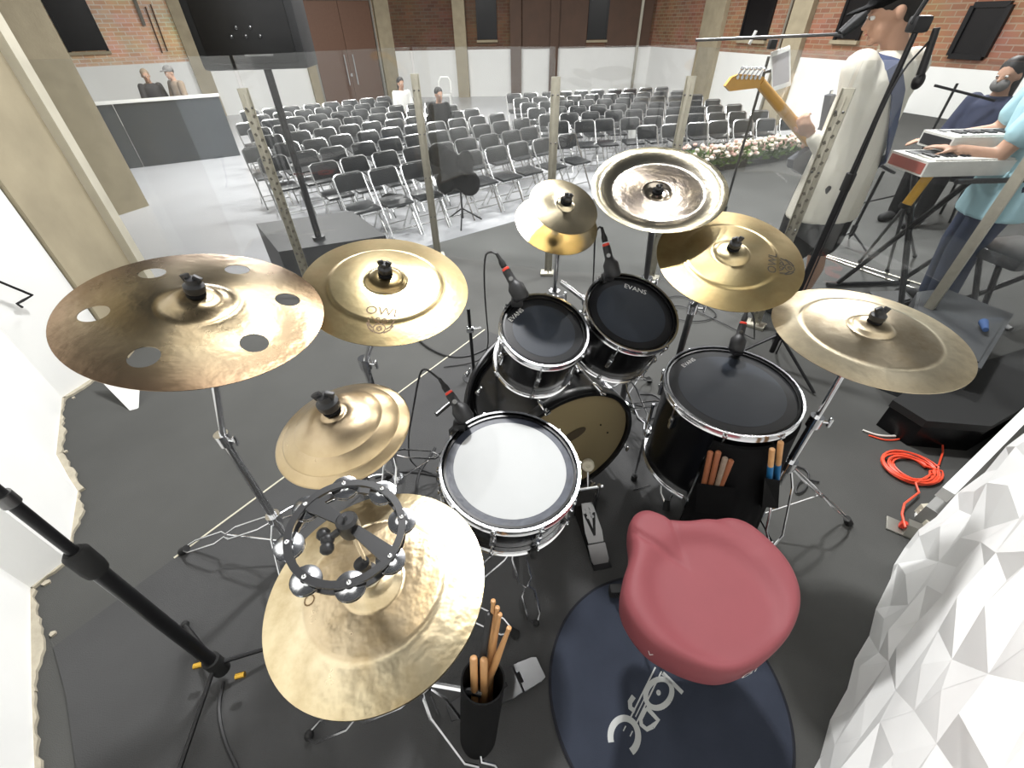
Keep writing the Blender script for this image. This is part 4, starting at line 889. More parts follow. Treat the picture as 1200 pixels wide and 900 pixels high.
sidep = [(1.0, -0.034), (1.005, -0.05), (1.0, -0.075), (0.985, -0.10), (0.95, -0.112), (0.5, -0.112)]
for s_, z in sidep:
    for p in pol: vs.append(V((oc.x+p.x*s_, oc.y+p.y*s_, ZS+z)))
nr = len(fr)+len(sidep); fs += [(0, 1+i, 1+(i+1) % n_) for i in range(n_)]
for j in range(nr-1):
    for i in range(n_): fs.append((1+j*n_+i, 1+j*n_+n_+i, 1+j*n_+n_+(i+1) % n_, 1+j*n_+(i+1) % n_))
fs.append(tuple(1+(nr-1)*n_+i for i in range(n_))); mb.add(vs, fs); so = mb.build('saddle', M['seat'], th, sharp=60)
# small white lettering on the saddle's side
a0i = min(range(n_), key=lambda i: (pol[i]-(P(868, 786, ZS)-oc).xy).length)
def side_print(px, py, txt, size, rot):
    i = min(range(n_), key=lambda i: (pol[i]-(P(px, py, ZS)-oc).xy).length); p = pol[i]*1.006; tg = (pol[(i+2) % n_]-pol[i-2]).normalized()
    if tg.x < 0: tg = -tg
    ux = V((tg.x, tg.y, 0)); uy = V((0, 0, 1)); nn = ux.cross(uy)
    if nn.dot(V((p.x, p.y, 0))) < 0: nn = -nn
    v, f = text_geo(txt, size); o = MB(); o.add([V((oc.x+p.x, oc.y+p.y, ZS-0.055))+nn*0.002+ux*(a*cos(rot)-b*sin(rot))+uy*(a*sin(rot)+b*cos(rot)) for a, b in v], f); o.build('brand_print', M['white_print'], so, recalc=False)
side_print(884, 776, 'Gi', 0.045, 0.25); side_print(770, 754, 'V', 0.022, 0)
MB().tube((oc.x, oc.y, 0.2), (oc.x, oc.y, ZS-0.11), 0.016, n=12).build('post', M['chrome'], th)
MB().box((oc.x, oc.y, ZS-0.118), (0.16, 0.16, 0.012), bev=0.004).build('seat_plate', M['black_metal'], th)
for fx, fy in (P(722, 690, 0.05).xy, (0.72, 0.55), (0.60, 0.44)):
    a = V((oc.x, oc.y, 0.24)); b_ = V((fx, fy, 0.035)); lo = link_leg(a, b_, 0.03).build('leg', M['black_metal'], th); MB().box(b_, (0.045, 0.035, 0.045), bev=0.01).build('rubber_foot', M['black_rubber'], lo)
# ---- round rug with its silver emblem
rg = MB().lathe([(0, 0.013), (0.345, 0.013), (0.3515, 0.011), (0.3515, 0.006), (0, 0.006)], (0.4475, 0.4156, 0), (0, 0, 1), 96).build('round_rug', M['rug_navy'], loc=(0.4475, 0.4156, 0)); tag(rg, 'round navy rug with silver emblem under the drum throne', 'rug')
MB().lathe([(0.343, 0.012), (0.349, 0.0145), (0.3535, 0.012), (0.3535, 0.006)], (0.4475, 0.4156, 0), (0, 0, 1), 96).build('binding', M['rug_edge'], rg)
def rp(x, y): return P(690+x/7.5, 780+y/7.5, 0.0136)                # emblem drawn on the rug
def rstroke(pts, w, m='white_print', z=0.0):
    q = [rp(*p) for p in pts]; mb = MB(); vs = []
    for i, p in enumerate(q):
        t = (q[min(i+1, len(q)-1)]-q[max(i-1, 0)]).normalized(); nn = V((-t.y, t.x, 0)); vs += [p+nn*w/2+V((0, 0, z)), p-nn*w/2+V((0, 0, z))]
    mb.add(vs, [(2*i, 2*i+1, 2*i+3, 2*i+2) for i in range(len(q)-1)]); o = mb.build('emblem_print', M['emblem'], rg, recalc=False)
M['emblem'] = mat('emblem_silver', (176, 178, 176), 0.5, 0, 0.06)
rstroke(arc2d(312, 620, 122, 158, 160, 420, 26), 0.0165)             # big open arc
rstroke(arc2d(615, 245, 108, 133, 0, 360, 30, 0.55), 0.0145)         # ring
rstroke(arc2d(613, 238, 11, 16, 0, 360, 12), 0.006)                  # its hub
rstroke([(650, 65), (825, 240)], 0.0125)                             # bar
rstroke([(505, 365), (610, 480), (560, 535)], 0.0125); rstroke([(560, 535), (510, 560), (462, 520), (455, 465), (500, 375)], 0.0115)
rstroke([(395, 270), (362, 320), (365, 370), (405, 400)], 0.0135)
rstroke([(585, 15), (360, 470)], 0.0042, z=0.0003); rstroke([(640, 50), (412, 520)], 0.0042, z=0.0003); rstroke([(325, 530), (303, 575)], 0.003); rstroke([(385, 575), (362, 622)], 0.003); rstroke([(490, 285), (410, 450)], 0.003)
# ================================================================== STAGE SURROUNDINGS
# ---- acrylic drum shield: panels between aluminium posts
sp = [V((-2.62, 2.98, 0)), V((-1.49, 2.97, 0)), V((-0.63, 3.67, 0)), V((0.31, 3.28, 0)), V((1.11, 3.16, 0)), V((1.62, 2.45, 0)), V((2.36, 2.13, 0)), V((2.72, 1.50, 0))]
shd = thing('drum_shield', 'clear acrylic drum shield with aluminium posts around the kit', 'screen', (0.31, 3.28, 0))
GT = (1.46, 1.46, 1.46, 1.46, 1.45, 1.42, 1.36)
for i in range(len(sp)-1):
    a, b_ = sp[i], sp[i+1]; d = (b_-a).normalized(); n = V((-d.y, d.x, 0)); a2 = a+d*0.01; b2 = b_-d*0.01; tk = 0.004
    mb = MB(); mb.prism([tuple(q.xy) for q in (a2-n*tk, b2-n*tk, b2+n*tk, a2+n*tk)], 0.03, GT[i]); mb.build('acrylic_panel', M['acrylic'], shd)
for i, q in enumerate(sp[1:-1]):
    dv = (V((0, 0.6, 0))-q).normalized(); dv.z = 0; Rm = Matrix.Rotation(atan2(dv.y, dv.x)-pi/2, 3, 'Z'); hgt = 1.31 if i < 5 else 1.38
    if i == 5:
        po = MB().box(q+V((0, 0, hgt/2)), (0.045, 0.04, hgt), Rm, 0.003).build('post', M['aluminium'], shd); continue
    c_ = q+dv*0.02; wd = 0.052
    mb = MB(); mb.box(c_+V((0, 0, hgt/2+0.02)), (wd, 0.004, hgt-0.03), Rm, 0.0015); sdv = Rm @ V((1, 0, 0))
    for sg in (-1, 1): mb.box(c_+sdv*sg*wd/2+dv*0.006+V((0, 0, hgt/2+0.02)), (0.005, 0.016, hgt-0.03), Rm, 0.0015)
    mb.box(c_+V((0, 0, hgt/2)), (0.012, 0.012, hgt-0.05), Rm, 0.002)
    mb.box(q+V((0, 0, 0.012)), (0.12, 0.09, 0.02), Rm, 0.004); po = mb.build('post', M['aluminium'], shd)
    bo = MB()
    for z_ in (0.06, 0.35, 0.65, 0.95, 1.22):
        for sg in (-1, 1): bo.ball(c_+sdv*sg*0.016+dv*0.006+V((0, 0, z_)), (0.006, 0.006, 0.006), 8, 6)
    tag(bo.build('bolts', M['dull_chrome'], po), kind='stuff')
    if i in (0, 4):
        st_ = MB()
        for k in range(38):
            z_ = 0.08+k*0.0305; st_.box(c_+sdv*(0.012 if k % 2 else -0.012)+dv*0.0075+V((0, 0, z_)), (0.012, 0.004, 0.016), Rm @ Matrix.Rotation(0.5 if k % 2 else -0.5, 3, 'Y'))
        tag(st_.build('slots', M['slot_grey'], po), kind='stuff')
# aluminium strips on the floor at the right
for k, (p0, p1, r_) in enumerate((((928, 287), (1094, 346), 0.006), ((965, 298), (1088, 336), 0.006))):
    a = P(*p0, 0.008); b_ = P(*p1, 0.008); o = MB().path([a, (a+b_)/2, b_], r_, 6).build('floor_strip', M['aluminium'], loc=a); tag(o, ('nearer', 'farther')[k]+' thin metal strip lying on the stage floor behind the right cymbal', 'strip', 'floor strips')
# ---- loudspeaker on its pole over the subwoofer
sub = thing('subwoofer', 'low grey-black subwoofer box in front of the folding chairs', 'loudspeaker', (-1.95, 4.4, HZ))
q = [P(300, 262, -0.06), P(412, 247, -0.06), P(452, 276, -0.06)]; q.append(q[0]+q[2]-q[1])
MB().prism([tuple(p.xy) for p in q][::-1], HZ, -0.06).build('cabinet', M['speaker_black'], sub)
f0 = q[0]; fdir = (q[3]-q[0]); m0 = MB(); 
pt_ = at(313, 78, 4.2); pb = V((pt_.x, pt_.y, -0.06))
pole_p = P(374, 280, -0.06); pole_top = at(312, 82, pole_p.y)
MB().tube(pole_p, V((pole_p.x, pole_p.y, pole_top.z+0.02)), 0.03, n=14).build('speaker_pole', M['black_metal'], sub)
MB().lathe([(0.03, 0), (0.06, 0), (0.06, 0.03), (0.03, 0.03)], pole_p, (0, 0, 1), 20, closed=True).build('pole_cup', M['black_metal'], sub)
z0 = at(300, 80, pole_p.y).z; lw = (at(358, 70, pole_p.y)-at(245, 74, pole_p.y)).x
spk = thing('loudspeaker', 'black loudspeaker up on a pole at the left of the chairs', 'loudspeaker', (pole_p.x, pole_p.y, z0)); Rm = Matrix.Rotation(0.12, 3, 'Z')
cx = pole_p.x-0.02; cw = lw
MB().box((cx, pole_p.y, z0+0.36), (cw, 0.38, 0.72), Rm, 0.03).build('cabinet', M['speaker_black'], spk)
MB().box(V((cx, pole_p.y, z0+0.36))+Rm @ V((0, -0.192, 0)), (cw*0.84, 0.012, 0.64), Rm, 0.01).build('back_plate', M['black_metal'], spk)
pl = MB()
for k in range(5): pl.ball(V((cx, pole_p.y, z0+0.2))+Rm @ V((-0.1+0.05*k, -0.2, 0.05*(k % 2))), 0.012, 8, 6)
tag(pl.build('sockets', M['dull_chrome'], spk), kind='stuff')
MB().box(V((cx, pole_p.y, z0+0.09))+Rm @ V((0.05, -0.2, 0)), (0.2, 0.008, 0.012), Rm).build('rating_strip', M['dull_chrome'], spk)
# ---- foreground microphone stand at the left
b0 = P(270, 792, 0.0); msd = thing('microphone_stand', 'black microphone stand standing close at the lower left corner', 'microphone stand', (b0.x, b0.y, 0))
zc = zsolve(b0.x, b0.y, 655); MB().tube(b0+V((0, 0, 0.05)), b0+V((0, 0, zc)), 0.0165, n=16).build('lower_tube', M['black_metal'], msd)
MB().tube(b0+V((0, 0, zc)), b0+V((0, 0, 1.25)), 0.0105, n=14).build('upper_tube', M['black_metal'], msd)
MB().lathe([(0.011, -0.05), (0.022, -0.05), (0.024, -0.03), (0.024, 0.02), (0.017, 0.03), (0.011, 0.03)], b0+V((0, 0, zc)), (0, 0, 1), 20, closed=True).build('height_clutch', M['black_rubber'], msd)
MB().lathe([(0.0105, -0.014), (0.0145, -0.014), (0.0145, 0.014), (0.0105, 0.014)], b0+V((0, 0, zsolve(b0.x, b0.y, 585))), (0, 0, 1), 16, closed=True).build('tape_band', M['dull_chrome'], msd)
MB().tube(b0+V((0, 0, 0.06)), b0+V((0, 0, 0.14)), 0.024, n=16).build('leg_hub', M['black_rubber'], msd)
for k in range(3):
    a = 0.45+k*2*pi/3; e = V((cos(a), sin(a), 0)); lo = MB().tube(b0+e*0.02+V((0, 0, 0.1)), b0+e*0.27+V((0, 0, 0.014)), 0.007, n=8).build('leg', M['black_metal'], msd); MB().ball(b0+e*0.27+V((0, 0, 0.013)), 0.013, 8, 6).build('rubber_foot', M['black_rubber'], lo)
for px, py in ((232, 781), (281, 793)):
    p = P(px, py, 0.10); MB().tube(p-V((0.012, 0, 0)), p+V((0.012, 0.006, 0)), 0.009, n=12).build('gold_ring', M['gold'], msd)
o = MB().path([P(262, 798, 0.02), P(255, 830, 0.006), P(262, 868, 0.006), P(280, 905, 0.006), P(300, 960, 0.006)], 0.006, 6, smooth=2).build('floor_cable', M['black_cable'], loc=P(262, 830)); tag(o, 'black cable on the floor by the foreground microphone stand', 'cable')
# ---- wall hook
hk = LW[-2]; 
wseg = (V((*LW[-1], 0)), V((*LW[-2], 0))); wd_ = (wseg[1]-wseg[0]).normalized(); wn_ = V((wd_.y, -wd_.x, 0))
if wn_.x < 0: wn_ = -wn_
def onleft(px, py, off=0.0): return onplane(px, py, V((*LW[-2], 0))+wn_*off, wn_)
a = onleft(-30, 318, 0.06); b_ = onleft(38, 346, 0.06); c_ = onleft(20, 356, 0.03)
wk = MB().path([onleft(-30, 318, 0.0), a, b_, b_+(c_-b_)*0.6, c_, onleft(26, 360, 0.02)], 0.006, 8).build('wall_bracket', M['black_metal'], loc=a); tag(wk, 'small bent black metal bracket on the white wall at left', 'bracket')
bd0, bd1, bd2, bd3 = P(152, 481, 0), P(160, 479, 0), P(162, 440, 0.10), P(112, 440, 0.10)
mb = MB(); th_ = V((0.006, 0.008, 0.0)); mb.add([bd0, bd1, bd2, bd3]+[p+th_ for p in (bd0, bd1, bd2, bd3)], [(0, 1, 2, 3), (7, 6, 5, 4), (0, 4, 5, 1), (1, 5, 6, 2), (2, 6, 7, 3), (3, 7, 4, 0)])
tag(mb.build('board_offcut', M['white_plastic'], loc=bd0), 'small white board offcut standing on the floor under the holed cymbal', 'board')
# ---- outlet box, orange cable
ob = thing('outlet_box', 'small metal power outlet box on the floor by the faceted wall', 'outlet', P(1063, 624))
oc_ = P(1058, 621, 0); Ro = Matrix.Rotation(-0.62, 3, 'Z')
MB().box(oc_+V((0, 0, 0.004)), (0.115, 0.07, 0.008), Ro, 0.002).build('base_plate', M['grey_metal'], ob)
MB().prism([(-0.035, 0), (0.035, 0), (0.018, 0.045), (-0.018, 0.045)], -0.022, 0.022, lambda x, y, z: oc_+Ro @ V((z+0.018, x, y+0.008))).build('housing', M['grey_metal'], ob)
MB().box(oc_+Ro @ V((-0.012, 0.0, 0.028)), (0.02, 0.02, 0.03), Ro, 0.004).build('plug', M['red'], ob)
co = V((1.78, 1.235, 0)); cc_ = P(1066, 551, 0); cl = []; rr = random.Random(4)
for k in range(9*24):
    t = k/24; a = 2*pi*t; r0_ = 0.060+0.044*((int(t)*0.38) % 1)+0.006*sin(a*1.5)+(0.025 if t > 8 else 0); ox = 0.016*sin(int(t)*1.7); cl.append(cc_+V((ox-(0.03 if t > 8 else 0)+r0_*cos(a)*1.15, 0.01*cos(t*2.3)+r0_*sin(a), 0.007+0.0045*(t % 4))))
cl += [P(1073, 566, 0.03), P(1077, 577, 0.02), P(1060, 590, 0.03), P(1057, 602, 0.05), P(1061, 618, 0.045)]
oc2 = MB().path([P(1104, 515, 0.03), P(1105, 530, 0.012), P(1100, 545, 0.01)]+cl, 0.0042, 6).build('extension_cable', M['orange_cable'], loc=cc_); tag(oc2, 'coiled orange extension cable by the outlet box', 'cable')
o = MB().path([P(1011, 504, 0.006), P(1030, 511, 0.006), P(1055, 511, 0.008), P(1072, 506, 0.012), P(1082, 498, 0.02)], 0.0052, 6, smooth=2).build('short_cable', M['white_cable'], loc=P(1040, 510)); tag(o, 'short white cable on the floor behind the orange coil', 'cable')
o = MB().path([P(1018, 510, 0.005), P(1040, 517, 0.005), P(1062, 513, 0.006), P(1077, 500, 0.018)], 0.004, 6, smooth=2).build('short_cable', M['orange_cable'], loc=P(1044, 515)); tag(o, 'short red cable lying beside the white one', 'cable')
# ---- black cases and monitors at the right edge
def boxthing(name, label, cat, pts, z0, z1, m, group=None):
    """pts: top outline in the picture, met at height z1"""
    q = [P(*p, z1) for p in pts]; c = sum(q, V((0, 0, 0)))/len(q); t = thing(name, label, cat, (c.x, c.y, z0), group)
    A = sum((q[i].x*q[(i+1) % len(q)].y-q[(i+1) % len(q)].x*q[i].y) for i in range(len(q)))
    if A < 0: q = q[::-1]
    return t, q, c
t, q, c = boxthing('stage_monitor', 'grey-black stage monitor box behind the right cymbal', 'loudspeaker', [(1075, 342), (1108, 338), (1188, 368), (1150, 432), (1062, 402)], 0, 0.30, 'case_grey')
MB().prism([tuple(p.xy) for p in q], 0.0, 0.30).build('cabinet', M['case_grey'], t)
MB().prism([tuple((c+(p-c)*0.9).xy) for p in q], 0.30, 0.306).build('lid', M['case_grey'], t)
p = P(1142, 378, 0.32); MB().tube(p+V((0.02, -0.02, 0.015)), p+V((-0.04, -0.1, 0.02)), 0.02, 0.012, 10).build('blue_cloth', M['blue_thing'], t)
t, q, c = boxthing('equipment_case', 'low black equipment case on the floor under the right cymbal', 'case', [(1047, 470), (1080, 448), (1200, 410), (1262, 440), (1160, 500), (1086, 494)], 0, 0.16, 'black_cloth')
MB().prism([tuple(p.xy) for p in q], 0.0, 0.16).build('case_body', M['black_shell'], t); MB().prism([tuple((c+(p-c)*1.02).xy) for p in q], 0.13, 0.168).build('case_lid', M['black_rubber'], t)
t, q, c = boxthing('floor_pedal_box', 'small dark box on the floor behind the big pale cymbal', 'box', [(1012, 342), (1060, 340), (1072, 352), (1030, 362)], 0, 0.12, 'black_cloth')
MB().prism([tuple(p.xy) for p in q], 0.0, 0.12).build('box_body', M['black_rubber'], t); MB().prism([tuple((c+(p-c)*0.8).xy) for p in q], 0.12, 0.13).build('box_top', M['case_grey'], t)
# keyboard stool
s_ = P(1192, 296, 0.48); st2 = thing('keyboard_stool', 'black padded stool at the right picture edge', 'stool', (s_.x, s_.y, 0))
MB().box(s_, (0.42, 0.32, 0.075), Matrix.Rotation(0.2, 3, 'Z'), 0.03).build('seat', M['chair_vinyl'], st2)
for sg in (-1, 1):
    MB().tube(s_+V((sg*0.17, -0.1, -0.03)), s_+V((-sg*0.19, 0.1, -0.47)), 0.016, n=8).build('leg', M['black_metal'], st2); MB().tube(s_+V((-sg*0.19, -0.12, -0.465)), s_+V((-sg*0.19, 0.22, -0.465)), 0.015, n=8).build('foot_bar', M['dull_chrome'], st2)
# ---- microphone stands among the band
def tripod(t, b0, hub=0.22, r=0.3, a0=0.3, m='black_metal'):
    MB().tube(b0+V((0, 0, hub-0.03)), b0+V((0, 0, hub+0.06)), 0.02, n=10).build('leg_hub', M[m], t)
    for k in range(3):
        e = V((cos(a0+k*2*pi/3), sin(a0+k*2*pi/3), 0)); MB().tube(b0+V((0, 0, hub)), b0+e*r+V((0, 0, 0.012)), 0.008, n=8).build('leg', M[m], t)
om = at(975, 255, 2.02); om.z = 0; t = thing('overhead_microphone_stand', 'tall black microphone stand in front of the guitarist', 'microphone stand', om)
tripod(t, om, a0=1.0); MB().tube(om+V((0, 0, 0.1)), om+V((0, 0, 1.02)), 0.014, n=12).build('lower_tube', M['black_metal'], t)
jz = at(1086, 28, om.y); jt = V((om.x, om.y, 1.55)); MB().tube(om+V((0, 0, 1.0)), jt, 0.010, n=12).build('upper_tube', M['black_metal'], t)
MB().tube(om+V((0, 0, 0.98)), om+V((0, 0, 1.05)), 0.02, n=12).build('clutch', M['black_rubber'], t)
MB().box(jt+V((0, 0, 0.0)), (0.06, 0.05, 0.05), bev=0.012).build('boom_joint', M['black_plastic'], t)
MB().tube(jt+V((-0.03, 0, 0)), jt+V((0.05, -0.04, 0.4)), 0.008, n=10).build('boom_arm', M['black_metal'], t)
hm = at(1076, 95, om.y-0.04); hm2 = at(1092, 45, om.y-0.03)
mcl = MB(); mcl.tube(hm2+V((0, 0, 0.03)), hm, 0.011, 0.014, 12); mcl.build('microphone_body', M['mic_black'], t); MB().ball(hm, (0.02, 0.02, 0.028), 14, 10).build('microphone_head', M['black_metal'], t)
MB().path([hm2, hm2+V((-0.07, 0, -0.12)), om+V((0.0, -0.02, 1.1)), om+V((0.014, -0.02, 0.6)), om+V((0.016, -0.02, 0.1))], 0.004, 6, smooth=2).build('cable', M['black_cable'], t)
pm = at(855, 225, 4.0); pb = V((pm.x, pm.y, 0)); t = thing('microphone_stand', 'thin black boom stand holding a white phone near the guitar head', 'microphone stand', pb)
tripod(t, pb, a0=0.2); pz = at(905, 66, pm.y).z; MB().tube(pb+V((0, 0, 0.1)), V((pb.x, pb.y, pz)), 0.0105, n=10).build('pole', M['black_metal'], t)
a = at(815, 47, pm.y-0.05); b_ = at(985, 40, pm.y-0.2); MB().tube(a, b_, 0.010, n=10).build('boom_arm', M['dull_chrome'], t)
MB().box(at(905, 52, pm.y-0.08), (0.05, 0.05, 0.06), bev=0.01).build('boom_joint', M['black_plastic'], t)
MB().tube(at(878, 52, pm.y-0.08), at(886, 36, pm.y-0.08), 0.011, n=8).build('wing_screw', M['white_plastic'], t)
mc = at(992, 30, pm.y-0.22); MB().tube(b_, mc+V((0.1, 0, 0.06)), 0.03, 0.045, 12).build('microphone_body', M['mic_black'], t)
ph = at(915, 81, pm.y-0.1); pho = thing('phone', 'white mobile phone clamped to the thin boom stand', 'phone', ph)
sc_ = (at(927, 81, pm.y-0.1)-at(903, 81, pm.y-0.1)).length; hh_ = (at(915, 57, pm.y-0.1)-at(915, 103, pm.y-0.1)).length
_y = (ph-CAM).normalized(); _x = V((0.86, -0.5, 0.0)); _x = (_x-_y*_x.dot(_y)).normalized(); Rp = Matrix((_x, _y, _x.cross(_y))).transposed() @ Matrix.Rotation(-0.36, 3, 'Y')
MB().box(ph, (sc_*0.8, 0.012, hh_), Rp, 0.005).build('phone_body', M['white_plastic'], pho); MB().box(ph+Rp @ V((0, -0.0065, 0)), (sc_*0.68, 0.002, hh_*0.76), Rp).build('screen', M['screen'], pho)
MB().path([ph+V((0, 0.02, 0)), ph+V((-0.1, 0.05, -0.02)), V((pb.x, pb.y, ph.z-0.02))], 0.012, 6).build('phone_holder', M['black_plastic'], t)
# ---- keyboards on an X stand, with keyboard player's small stands
kz = 0.97; K = [P(1046, 176, kz), P(1089, 190, kz), P(1172, 178, kz)]
ku = (K[1]-K[0]); kl = ku.length; ku.normalize(); kv = V((-ku.y, ku.x, 0)); 
if kv.x < 0: kv = -kv
def kbd(label, c0, L_, W_, z, group, red=False):
    t = thing('keyboard', label, 'keyboard', (c0.x, c0.y, z), group); f = lambda x, y, h: c0+ku*x+kv*y+V((0, 0, z+h-c0.z))
    MB().prism([(0, 0), (W_, 0), (W_, L_), (0, L_)], -0.075, 0, f).build('case', M['kb_white'], t)
    MB().prism([(0.012, -0.003), (W_-0.012, -0.003), (W_-0.012, 0.0), (0.012, 0.0)], -0.065, -0.012, f).build('end_panel', M['red' if red else 'kb_black'], t)
    nk = 36
    for k in range(nk):
        y0 = 0.04+(L_-0.08)*k/nk; MB().prism([(W_*0.5, y0), (W_-0.01, y0), (W_-0.01, y0+(L_-0.08)/nk*0.9), (W_*0.5, y0+(L_-0.08)/nk*0.9)], 0, 0.008, f).build('white_key', M['kb_white'], t)
    for k in range(nk):
        if k % 7 in (2, 6): continue
        y0 = 0.04+(L_-0.08)*(k+0.72)/nk; MB().prism([(W_*0.5, y0), (W_*0.8, y0), (W_*0.8, y0+0.014), (W_*0.5, y0+0.014)], 0.008, 0.016, f).build('black_key', M['kb_black'], t)
    MB().prism([(0.03, 0.05), (W_*0.42, 0.05), (W_*0.42, L_-0.05), (0.03, L_-0.05)], 0, 0.004, f).build('control_panel', M['case_grey'], t)
    return t
M['kb_red'] = mat('keyboard_red', (176, 96, 84), 0.5); M['red_backup'] = M['red']; M['red'] = M['kb_red']
kbd('white keyboard with a red end panel in front of the blue-shirted player', K[0], 0.95, kl, kz, 'stage keyboards', True)
M['red'] = M['red_backup']
K2 = P(1083, 152, 1.06); kbd('second keyboard behind the red-ended one', K2, 0.95, kl*0.8, 1.06, 'stage keyboards')
kc_ = K[0]+ku*kl/2+kv*0.45; kst = thing('keyboard_stand', 'black crossed keyboard stand under the keyboards', 'keyboard stand', (kc_.x, kc_.y, 0))
for sg in (-1, 1):
    for yy in (-0.22, 0.25): MB().tube(kc_+ku*sg*0.2+kv*yy+V((0, 0, kz-0.08-kc_.z)), kc_-ku*sg*0.32+kv*yy+V((0, 0, 0.03-kc_.z)), 0.016, n=8).build('leg', M['black_metal'], kst)
    MB().tube(kc_+ku*sg*0.32+kv*-0.3+V((0, 0, 0.02-kc_.z)), kc_+ku*sg*0.32+kv*0.32+V((0, 0, 0.02-kc_.z)), 0.016, n=8).build('foot_bar', M['black_metal'], kst)
    MB().tube(kc_+ku*sg*0.2+kv*-0.3+V((0, 0, kz-0.085-kc_.z)), kc_+ku*sg*0.2+kv*0.36+V((0, 0, kz-0.085-kc_.z)), 0.014, n=8).build('top_bar', M['black_metal'], kst)
    for yy in (-0.2, 0.3): MB().tube(kc_+ku*sg*0.12+kv*(yy+0.1)+V((0, 0, kz-0.07-kc_.z)), K2+ku*kl*(0.4+sg*0.3)+kv*(yy+0.3)+V((0, 0, -0.076)), 0.012, n=8).build('tier_arm', M['black_metal'], kst)
# tripod with yellow wrapped shaft
yb = P(1030, 318, 0); yt = V((yb.x, yb.y, 0)); y0_, y1_ = at(1062, 240, 2.62), at(1091, 202, 2.62)
t = thing('tripod_stand', 'black tripod stand wrapped in yellow tape below the keyboard', 'stand', yb)
yd = (y1_-y0_); MB().tube(y0_, y1_, 0.026, n=12).build('yellow_wrap', M['yellow'], t); MB().tube(y0_-yd*0.12, y0_+yd*0.02, 0.034, n=12).build('collar', M['black_rubber'], t); MB().tube(y1_-yd*0.02, y1_+yd*0.35, 0.018, n=10).build('upper_tube', M['black_metal'], t)
for px, py in ((1008, 306), (1040, 316), (1072, 300)):
    f_ = P(px, py, 0.012); lo = MB().tube(y0_-yd*0.06, f_, 0.010, n=8).build('leg', M['black_metal'], t); MB().ball(f_, 0.016, 8, 6).build('rubber_foot', M['black_rubber'], lo)
# thin stand behind the guitarist
tb0 = P(990, 290, 0); t = thing('microphone_stand', 'small black stand on the floor right of the guitarist', 'microphone stand', tb0); tripod(t, tb0, 0.14, 0.22, 0.9)
MB().tube(tb0+V((0, 0, 0.1)), tb0+V((0.02, 0.01, 0.62)), 0.012, n=10).build('pole', M['black_metal'], t); MB().box(tb0+V((0.03, 0.01, 0.64)), (0.16, 0.05, 0.02), Matrix.Rotation(0.4, 3, 'Y'), 0.006).build('shelf', M['black_plastic'], t)
bsx = at(1105, 130, 4.6); t = thing('microphone_stand', 'thin black boom stand in front of the masked person', 'microphone stand', (bsx.x, bsx.y, 0)); tripod(t, V((bsx.x, bsx.y, 0)), 0.16, 0.28, 0.2)
MB().tube((bsx.x, bsx.y, 0.1), (bsx.x, bsx.y, 1.1), 0.011, n=8).build('pole', M['black_metal'], t); MB().tube(at(1095, 100, 4.5), at(1166, 118, 4.3), 0.010, n=8).build('boom_arm', M['black_metal'], t)
# black clamp arm and short stand left of the smaller tom
ca_ = [P(593, 393, 0.55), P(572, 412, 0.53), P(556, 436, 0.5), P(548, 458, 0.45), P(546, 478, 0.4)]
t = thing('clamp_arm', 'black curved arm with chrome wing nuts between the snare and the smaller tom', 'clamp', ca_[-1])
MB().path(ca_+[V((ca_[-1].x, ca_[-1].y, 0.0))], 0.011, 8, smooth=2).build('arm', M['black_metal'], t)
for px, py in ((548, 437), (561, 459)):
    p = P(px, py, 0.47); w_ = MB(); w_.ball(p, 0.009, 10, 6)
    for sg in (-1, 1): w_.box(p+V((0.006*sg, 0.004, 0.012*sg)), (0.008, 0.012, 0.02), Matrix.Rotation(0.5*sg, 3, 'Y'), 0.002)
    w_.build('wing_nut', M['chrome'], t)
MB().tube(P(511, 486, 0.5), P(532, 468, 0.5), 0.009, n=10).build('side_bar', M['dull_chrome'], t)
pb_ = P(556, 442, 0); t = thing('short_stand', 'short black stand with chrome clamp on the floor behind the snare microphone', 'stand', pb_); zt_ = zsolve(pb_.x, pb_.y, 362)
MB().tube(pb_, V((pb_.x, pb_.y, zt_)), 0.009, n=8).build('pole', M['black_metal'], t); MB().lathe([(0, 0), (0.07, 0), (0.07, 0.01), (0.02, 0.02), (0, 0.02)], pb_, (0, 0, 1), 24).build('base', M['black_metal'], t)
p = V((pb_.x, pb_.y, zsolve(pb_.x, pb_.y, 386))); MB().box(p, (0.04, 0.03, 0.03), bev=0.006).tube(p, p+V((0.06, 0, 0.01)), 0.007, n=8).build('clamp', M['chrome'], t)
